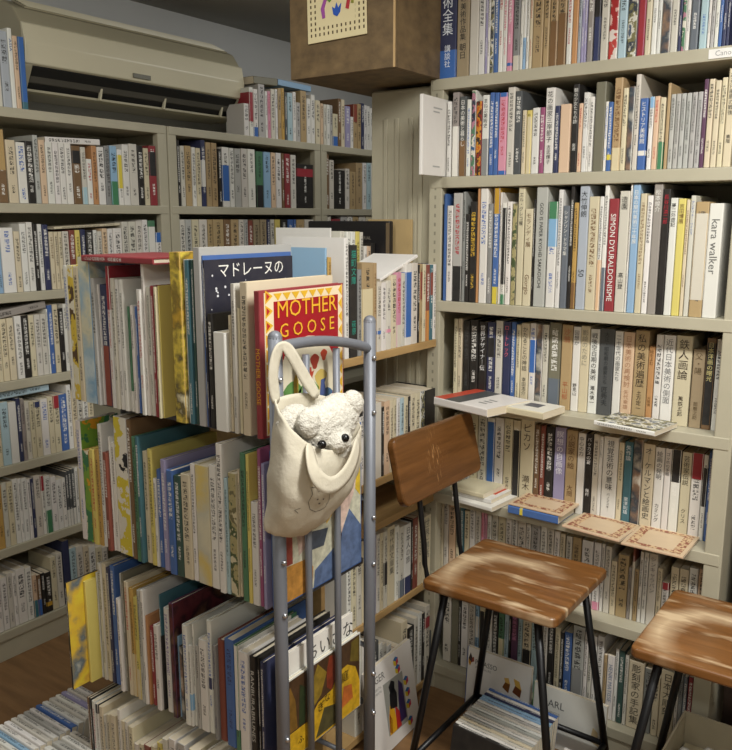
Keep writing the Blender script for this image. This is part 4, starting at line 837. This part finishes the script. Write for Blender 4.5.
# the red nursery-rhyme book at the end of the top tier
mg = top_rack[-1]; X, D, Hh = bdim(mg); mg['label'] = 'red picture book with yellow MOTHER GOOSE title at the end of grey rack'
def pm(pts, hexc, name, lift=0): return poly_plate(name, pts, .0004, Matrix.Translation((X+.0001+lift, 0, 0)) @ FACE_RIGHT, simple(hexc, .4), mg)
pm([(.012, .004), (D-.003, .004), (D-.003, Hh-.004), (.012, Hh-.004)], 'e2d0ae', 'border_ground')
mk = .026; fx0, fx1, fz1 = .012+mk, D-.003-mk*.6, Hh-.004-mk*.7
pm([(fx0, .02), (fx1, .02), (fx1, fz1), (fx0, fz1)], '9c1620', 'title_panel', .0005)
def tri_border():
    n = int(Hh/.028); tri = []
    for i in range(n):
        z = .006+i*.028; pm([(.015, z), (.015+mk*.8, z+.014), (.015, z+.026)], 'd8a92c' , 'border_triangle', .0005); pm([(.018, z+.006), (.018+mk*.35, z+.014), (.018, z+.021)], 'b02a2a', 'border_triangle', .001)
    n = int((fx1-fx0)/.026)
    for i in range(n):
        y = fx0+i*.026; pm([(y, Hh-.007), (y+.013, Hh-.007-mk*.55), (y+.024, Hh-.007)], 'd8a92c', 'border_triangle', .0005)
    for i in range(int(Hh/.028)):
        z = .006+i*.028; pm([(D-.005, z), (D-.005-mk*.45, z+.013), (D-.005, z+.024)], 'd8a92c', 'border_triangle', .0005)
tri_border()
ym = (fx0+fx1)/2; W_ = fx1-fx0
for txt, z in (('MOTHER', solve_z(307, -1.03, 1.24)-1.037), ('G O O S E', solve_z(327.5, -1.03, 1.24)-1.037)):
    lettering(mg, txt, .046 if txt == 'MOTHER' else .0385, 'e0a92c', (X+.0022, ym, z), FACE_RIGHT, False, False, 'title_lettering_bold', 1.0)
bm = [(ym+W_*.45*math.cos(a), .10+.085*math.sin(a)) for a in [k*math.tau/28 for k in range(28)]]
pm(bm, 'dfd6bc', 'cover_picture', .001)
for (y, z, r_, c) in ((.05, .07, .03, '5f8a4a'), (.10, .06, .035, '7a9a5a'), (.14, .09, .022, 'c9b060'), (.12, .13, .016, 'a03a2a'), (.07, .12, .014, '3a5a8a'), (.16, .05, .02, '4a6a8a'), (.15, .14, .012, 'c04a30')):
    pm([(fx0+y*W_/.2+r_*.8*math.cos(a)*(1+.3*math.sin(3*a)), z+r_*math.sin(a)) for a in [k*math.tau/14 for k in range(14)]], c, 'picture_shape', .0015)
for (y, z, pts, c) in ((.105, .10, [(-.008, -.03), (.008, -.03), (.006, .0), (.012, .012), (.004, .01), (.003, .02), (-.004, .02), (-.004, .01), (-.012, .004), (-.005, 0)], 'b8442c'), (.06, .095, [(-.007, -.025), (.006, -.025), (.007, .004), (.0, .018), (-.007, .004)], 'c9a83a'), (.145, .075, [(-.01, -.02), (.012, -.018), (.006, .006), (.01, .016), (-.006, .014)], '4a5a8a'), (.085, .135, [(-.012, -.006), (.0, .004), (.012, -.002), (.004, .012), (-.006, .01)], '6f8a5a')):
    pm([(fx0+y*W_/.2+a, z+b_) for a, b_ in pts], c, 'picture_figure', .002)
lettering(mg, 'MOTHER GOOSE', .015, 'e0a92c', (0, -.0006, Hh*.62), FACE_FRONT, False, True, 'spine_lettering', .95, 'LEFT')
# navy book with the white title
nv = [o for o in top_rack if o.get('cover') == 'night'][0]; X, D, Hh = bdim(nv)
nv['label'] = 'navy picture book with white katakana title and snow dots on grey rack'
lettering(nv, 'マドレーヌの', .033, 'eceae2', (X+.0004, .035, Hh-.024), FACE_RIGHT, False, False, 'title_lettering', 1.0, 'LEFT')
for k in range(34):
    y, z, r_ = random.uniform(.012, D-.012), random.uniform(Hh-.12, Hh-.006), random.uniform(.0012, .0028)
    if .03 < y < .24 and Hh-.045 < z < Hh-.008: continue
    poly_plate('snow_dot', [(y+r_*math.cos(a), z+r_*math.sin(a)) for a in [q*math.tau/8 for q in range(8)]], .0003, Matrix.Translation((X+.0001, 0, 0)) @ FACE_RIGHT, simple('dfe0e2', .5), nv)
# ivory book with an olive seal
iv = [o for o in top_rack if o.get('cover') == 'seal'][0]; X, D, Hh = bdim(iv); iv['label'] = 'white slip-cased picture book with olive oval seal on top tier of grey rack'
poly_plate('olive_seal', [(.075+.026*math.cos(a), Hh-.055+.034*math.sin(a)) for a in [k*math.tau/24 for k in range(24)]], .0004, Matrix.Translation((X+.0001, 0, 0)) @ FACE_RIGHT, simple('6a683c', .5), iv)
lettering(iv, '絵本\n名作', .016, 'e0dcc0', (X+.0007, .075, Hh-.055), FACE_RIGHT, False, False, 'seal_lettering')
# low tier: big autumn picture book at the end, face to the aisle
X0 = -1.022
fb = make_book('picture_book', .010, .275, .186, 'w', hard=True, plain=True, title='ふしぎな庭', tcol='b0604a'); fb.location = (X0, 1.112, .333)
tag(fb, 'picture book with ochre and brown painted garden cover at end of low tier', 'picture book')
def cp(o, X, pts, hexc, name, lift=0): return poly_plate(name, pts, .0004, Matrix.Translation((X+.0001+lift, 0, 0)) @ FACE_RIGHT, simple(hexc, .45, 0, .25, 60), o)
x = .005; SQ = lambda q: [(a, b*.73) for a, b in q]
cp(fb, x, SQ([(.006, .003), (.272, .003), (.272, .25), (.006, .25)]), '4a3420', 'cover_picture')
cp(fb, x, SQ([(.006, .003), (.272, .003), (.272, .09), (.255, .15), (.225, .175), (.19, .17), (.17, .13), (.12, .12), (.09, .085), (.006, .085)]), 'c9a022', 'painted_path', .0005)
cp(fb, x, SQ([(.01, .09), (.05, .09), (.045, .18), (.03, .23), (.012, .22)]), '7a5a24', 'painted_shape', .0005); cp(fb, x, SQ([(.055, .09), (.075, .09), (.08, .2), (.06, .22)]), '2f3a22', 'painted_shape', .0005)
cp(fb, x, SQ([(.085, .1), (.13, .14), (.15, .2), (.12, .245), (.1, .2)]), '8a7226', 'painted_shape', .0005); cp(fb, x, SQ([(.15, .15), (.165, .13), (.185, .17), (.2, .23), (.16, .245), (.15, .2)]), '7a3420', 'painted_shape', .0005)
cp(fb, x, SQ([(.235, .18), (.268, .16), (.268, .245), (.24, .24)]), '6a5a24', 'painted_shape', .0005); cp(fb, x, SQ([(.11, .01), (.2, .01), (.19, .07), (.14, .09)]), '4f4a2c', 'painted_shape', .001); cp(fb, x, SQ([(.2, .04), (.245, .05), (.24, .1), (.21, .11)]), 'b8642a', 'painted_shape', .001)
for ch, y, z, s_ in (('ふ', .06, .045, .02), ('し', .095, .085, .024), ('ぎ', .128, .10, .024), ('な', .15, .115, .022), ('庭', .215, .14, .028)):
    lettering(fb, ch, s_, '1c1408', (X0*0+x+.0018, y, z*.73), FACE_RIGHT, False, False, 'title_lettering')
wb = make_book('picture_book', .008, .25, .236, 'w', hard=True, plain=True); wb.location = (-1.034, 1.125, .333+.0); tag(wb, 'white picture book with hiragana title behind the ochre garden book', 'picture book')
wb.data.materials[0] = M_BOOK
wb.location.z = .333; lettering(wb, 'ちいさな', .042, '3a3a3c', (.0046, .085, .200), FACE_RIGHT, False, False, 'title_lettering', 1, 'LEFT')
# mid tier: painted abstract picture book facing the aisle
ab = make_book('picture_book', .011, .285, .325, 'b', hard=True, plain=True); ab.location = (-1.022, 1.106, .690); tag(ab, 'picture book with pale painted flower and blue cover at end of middle tier', 'picture book')
x = .0055; cp(ab, x, [(.006, .003), (.282, .003), (.282, .32), (.006, .32)], 'c8c6b0', 'cover_picture')
for pts, c in (([(.006, .08), (.05, .08), (.05, .17), (.006, .17)], '9a4a40'), ([(.006, .003), (.11, .003), (.115, .05), (.09, .075), (.006, .08)], 'c08a42'), ([(.115, .003), (.282, .003), (.282, .09), (.24, .14), (.2, .075), (.12, .04)], '5a6d90'), ([(.09, .09), (.15, .085), (.165, .12), (.10, .13)], '48505c'), ([(.075, .18), (.12, .15), (.16, .14), (.15, .2), (.09, .2)], '1f5560'), ([(.15, .2), (.16, .13), (.185, .15), (.18, .22)], 'd8b43c'), ([(.18, .17), (.21, .09), (.225, .12), (.255, .17), (.27, .22), (.25, .27), (.21, .25), (.19, .21)], 'd6bcae'), ([(.22, .24), (.27, .22), (.278, .28), (.25, .31), (.22, .29)], '7a9a5a'), ([(.262, .18), (.28, .16), (.28, .3), (.27, .3)], 'd8b83c'), ([(.198, .08), (.206, .06), (.212, .09), (.206, .11)], 'b8503c'), ([(.03, .2), (.12, .22), (.2, .26), (.18, .315), (.03, .315)], '8a9a70'), ([(.07, .09), (.09, .1), (.085, .15), (.06, .16)], 'c9aFa0'.lower())):
    cp(ab, x, pts, c, 'painted_shape', .0005)

# ------------------------------------------------------------------ tote bag hanging on the rack post, with a toy bear in it
def canvas():
    t = NT('natural_canvas'); n = t.noise(t.coord(), 160, 3); m = t.noise(t.coord(), 18, 4); t.bump(t.math('ADD', n, t.math('MULTIPLY', m, 2)), .35, .0025)
    return t.out(t.ramp(m, [(.3, lin('c2baa6')), (.7, lin('d0c9b7'))]), 1.0, 0, .08)
M_CANVAS = canvas()
BX = -.984
bagrows = [  # photo outline, rim to bottom: left, front points, right ; back-left and back-right
 ([(275, 402), (284, 420), (297, 436), (312, 446), (330, 452), (347, 447), (356, 438), (361, 428)], [(275, 398), (297, 392), (320, 394), (345, 402), (361, 424)]),
 ([(273, 420), (282, 440), (295, 452), (311, 460), (330, 464), (347, 460), (357, 451), (362, 442)], [(273, 416), (297, 412), (320, 412), (345, 420), (362, 438)]),
 ([(271, 445), (280, 462), (294, 472), (310, 479), (329, 481), (346, 477), (357, 468), (361, 460)], [(271, 441), (297, 440), (320, 440), (345, 446), (361, 456)]),
 ([(268, 475), (278, 488), (292, 496), (308, 500), (326, 499), (341, 493), (352, 485), (358, 476)], [(268, 471), (297, 470), (320, 470), (342, 470), (357, 473)]),
 ([(266, 503), (276, 512), (289, 518), (304, 520), (320, 517), (333, 509), (344, 500), (350, 492)], [(266, 500), (290, 500), (316, 498), (336, 492), (349, 489)]),
 ([(264, 525), (273, 530), (285, 534), (298, 534), (311, 529), (323, 521), (333, 513), (339, 507)], [(264, 523), (286, 526), (308, 520), (326, 510), (338, 504)]),
 ([(263, 537), (272, 539), (283, 541), (295, 541), (307, 536), (318, 528), (327, 520), (333, 513)], [(263, 536), (284, 539), (304, 533), (320, 521), (332, 512)])]
bulge = [.074, .080, .082, .078, .060, .032, .006]
bag = empty('tote_bag', (-.975, 1.11, .83)); tag(bag, 'natural canvas tote bag hanging from the grey rack post', 'bag'); bpy.context.view_layer.update()
inv = Matrix.Translation((.975, -1.11, -.83))
bm = bmesh.new(); rings = []
for (fr, bkk), b in zip(bagrows, bulge):
    ring = []
    for i, p in enumerate(fr):
        u = i/(len(fr)-1); xx = BX+.004+b*math.sin(math.pi*min(1, max(0, u)))**.7
        ring.append(bm.verts.new(inv @ Vector(onx(p[0], p[1], xx))))
    for p in bkk[::-1]: ring.append(bm.verts.new(inv @ Vector(onx(p[0], p[1], BX))))
    rings.append(ring)
n = len(rings[0])
for A, B in zip(rings, rings[1:]):
    for k in range(n): bm.faces.new((A[k], A[(k+1) % n], B[(k+1) % n], B[k]))
bm.faces.new(rings[-1])
body = fin('bag_body', bm, M_CANVAS, bag, True)
dmb = None
m1 = body.modifiers.new('sub', 'SUBSURF'); m1.levels = m1.render_levels = 2
tw = bpy.data.textures.new('wrinkle', 'CLOUDS'); tw.noise_scale = .035; tw.noise_depth = 2
m3 = body.modifiers.new('wrinkle', 'DISPLACE'); m3.texture = tw; m3.strength = .010; m3.mid_level = .5
m2 = body.modifiers.new('thick', 'SOLIDIFY'); m2.thickness = .0025; m2.offset = 0
def strap(name, pts, w, parent, mat=M_CANVAS, wdir=None):
    """flat webbing along pts (world), width w"""
    pts = [inv @ Vector(p) for p in pts]; bm = bmesh.new(); prev = None
    for i, p in enumerate(pts):
        d = (pts[min(i+1, len(pts)-1)]-pts[max(i-1, 0)]).normalized()
        a = Vector(wdir[i]) if wdir else d.cross(Vector((1, 0, 0))).normalized()
        cur = [bm.verts.new(p+a*w/2), bm.verts.new(p-a*w/2)]
        if prev: bm.faces.new((prev[0], prev[1], cur[1], cur[0]))
        prev = cur
    o = fin(name, bm, mat, parent, True)
    s = o.modifiers.new('sub', 'SUBSURF'); s.levels = s.render_levels = 2
    t = o.modifiers.new('thick', 'SOLIDIFY'); t.thickness = .003; t.offset = 0; return o
P = lambda px, py, x: tuple(onx(px, py, x))
strap('back_handle', [P(277, 405, -.984), P(272, 382, -.982), P(274, 362, -.980), P(279, 346, -.978), P(286, 345, -.972), P(296, 362, -.972), P(306, 380, -.974), P(318, 398, -.974)], .026, bag)
strap('front_handle', [P(310, 444, -.912), P(311, 460, -.890), P(315, 476, -.880), P(326, 487, -.875), P(338, 484, -.875), P(349, 471, -.881), P(355, 457, -.893), P(358, 440, -.914)], .034, bag)
# faint line drawing of a bear on the bag
def drawn(pts, w=.0011):
    bm = bmesh.new(); prev = None; pp = [inv @ Vector(P(a, b, -.88)) for a, b in pts]; q = []
    for a, b in zip(pp, pp[1:]): q += [a.lerp(b, k/4) for k in range(4)]
    q.append(pp[-1])
    for i, p in enumerate(q):
        d = (q[min(i+1, len(q)-1)]-q[max(i-1, 0)]).normalized(); a = d.cross(Vector((1, 0, 0))).normalized()
        cur = [bm.verts.new(p+a*w/2), bm.verts.new(p-a*w/2)]
        if prev: bm.faces.new((prev[0], prev[1], cur[1], cur[0]))
        prev = cur
    o = fin('printed_drawing', bm, simple('6a665e', .9), bag)
    m = o.modifiers.new('on', 'SHRINKWRAP'); m.target = body; m.wrap_method = 'PROJECT'; m.use_project_x = True; m.use_project_y = m.use_project_z = False
    m.use_negative_direction = True; m.use_positive_direction = False; m.offset = .0012
    return o
drawn([(322, 497), (320, 505), (323, 513), (331, 516), (339, 512), (342, 504), (340, 496)]); drawn([(322, 497), (320, 490), (325, 489), (327, 494)]); drawn([(337, 494), (341, 488), (344, 492), (340, 497)]); drawn([(327, 494), (332, 492), (337, 494)])
drawn([(327, 502), (328.5, 502)], .003); drawn([(334, 502), (335.5, 502)], .003); drawn([(330, 506.5), (332, 506.5)], .003); drawn([(315, 512), (312, 515), (315, 518)])
# toy bear
def plush():
    t = NT('cream_plush'); n = t.noise(t.coord(), 170, 3, .7); v = t.add('ShaderNodeTexVoronoi'); v.inputs['Scale'].default_value = 260; t.link(t.coord(), v.inputs['Vector'])
    t.bump(t.math('ADD', n, v.outputs['Distance']), .45, .004)
    return t.out(t.ramp(n, [(.3, lin('b8b3a6')), (.7, lin('d8d4c9'))]), 1.0, 0, .05)
M_PLUSH = plush()
hc = Vector(onx(329, 424, -.935)); br = empty('toy_bear', hc); tag(br, 'fluffy cream toy bear peeking out of the canvas tote bag', 'toy'); bpy.context.view_layer.update()
def blob(parts, voxel):
    bm = bmesh.new()
    for px, py, x, (a, b, c) in parts:
        o = Vector(onx(px, py, x))-hc; m = Matrix.Translation(o) @ Matrix.Diagonal((a, b, c, 1))
        bmesh.ops.create_icosphere(bm, subdivisions=3, radius=1, matrix=m)
    return bm
bm = blob([(330, 424, -.942, (.040, .066, .052)), (338, 415, -.944, (.038, .050, .044)), (294, 423, -.958, (.024, .045, .036)), (314, 430, -.944, (.036, .05, .046)), (330, 448, -.946, (.036, .050, .040)), (318, 470, -.950, (.028, .05, .05)), (336, 440, -.918, (.028, .034, .026))], .004)
hd = fin('head', bm, M_PLUSH, br, True)
rm = hd.modifiers.new('remesh', 'REMESH'); rm.mode = 'VOXEL'; rm.voxel_size = .0026; rm.use_smooth_shade = True
sm_ = hd.modifiers.new('smooth', 'SMOOTH'); sm_.iterations = 6
tx = bpy.data.textures.new('fluff', 'CLOUDS'); tx.noise_scale = .0075; tx.noise_depth = 1
dm = hd.modifiers.new('fluff', 'DISPLACE'); dm.texture = tx; dm.strength = .005; dm.mid_level = .5
for px, py in ((352, 404), (308, 424)):
    bm = bmesh.new(); o = Vector(onx(px, py, -.925))-hc
    bmesh.ops.create_icosphere(bm, subdivisions=4, radius=1, matrix=Matrix.Translation(o) @ Matrix.Diagonal((.020, .027, .028, 1)))
    e = fin('ear', bm, M_PLUSH, br, True); dm = e.modifiers.new('fluff', 'DISPLACE'); dm.texture = tx; dm.strength = .005
for px, py in ((322, 444.5), (345, 438)):
    bm = bmesh.new(); o = Vector(onx(px, py, -.897 if px < 330 else -.893))-hc
    bmesh.ops.create_uvsphere(bm, u_segments=14, v_segments=10, radius=.0085, matrix=Matrix.Translation(o)); fin('eye', bm, simple('0c0c0e', .12), br, True)
flush_text()
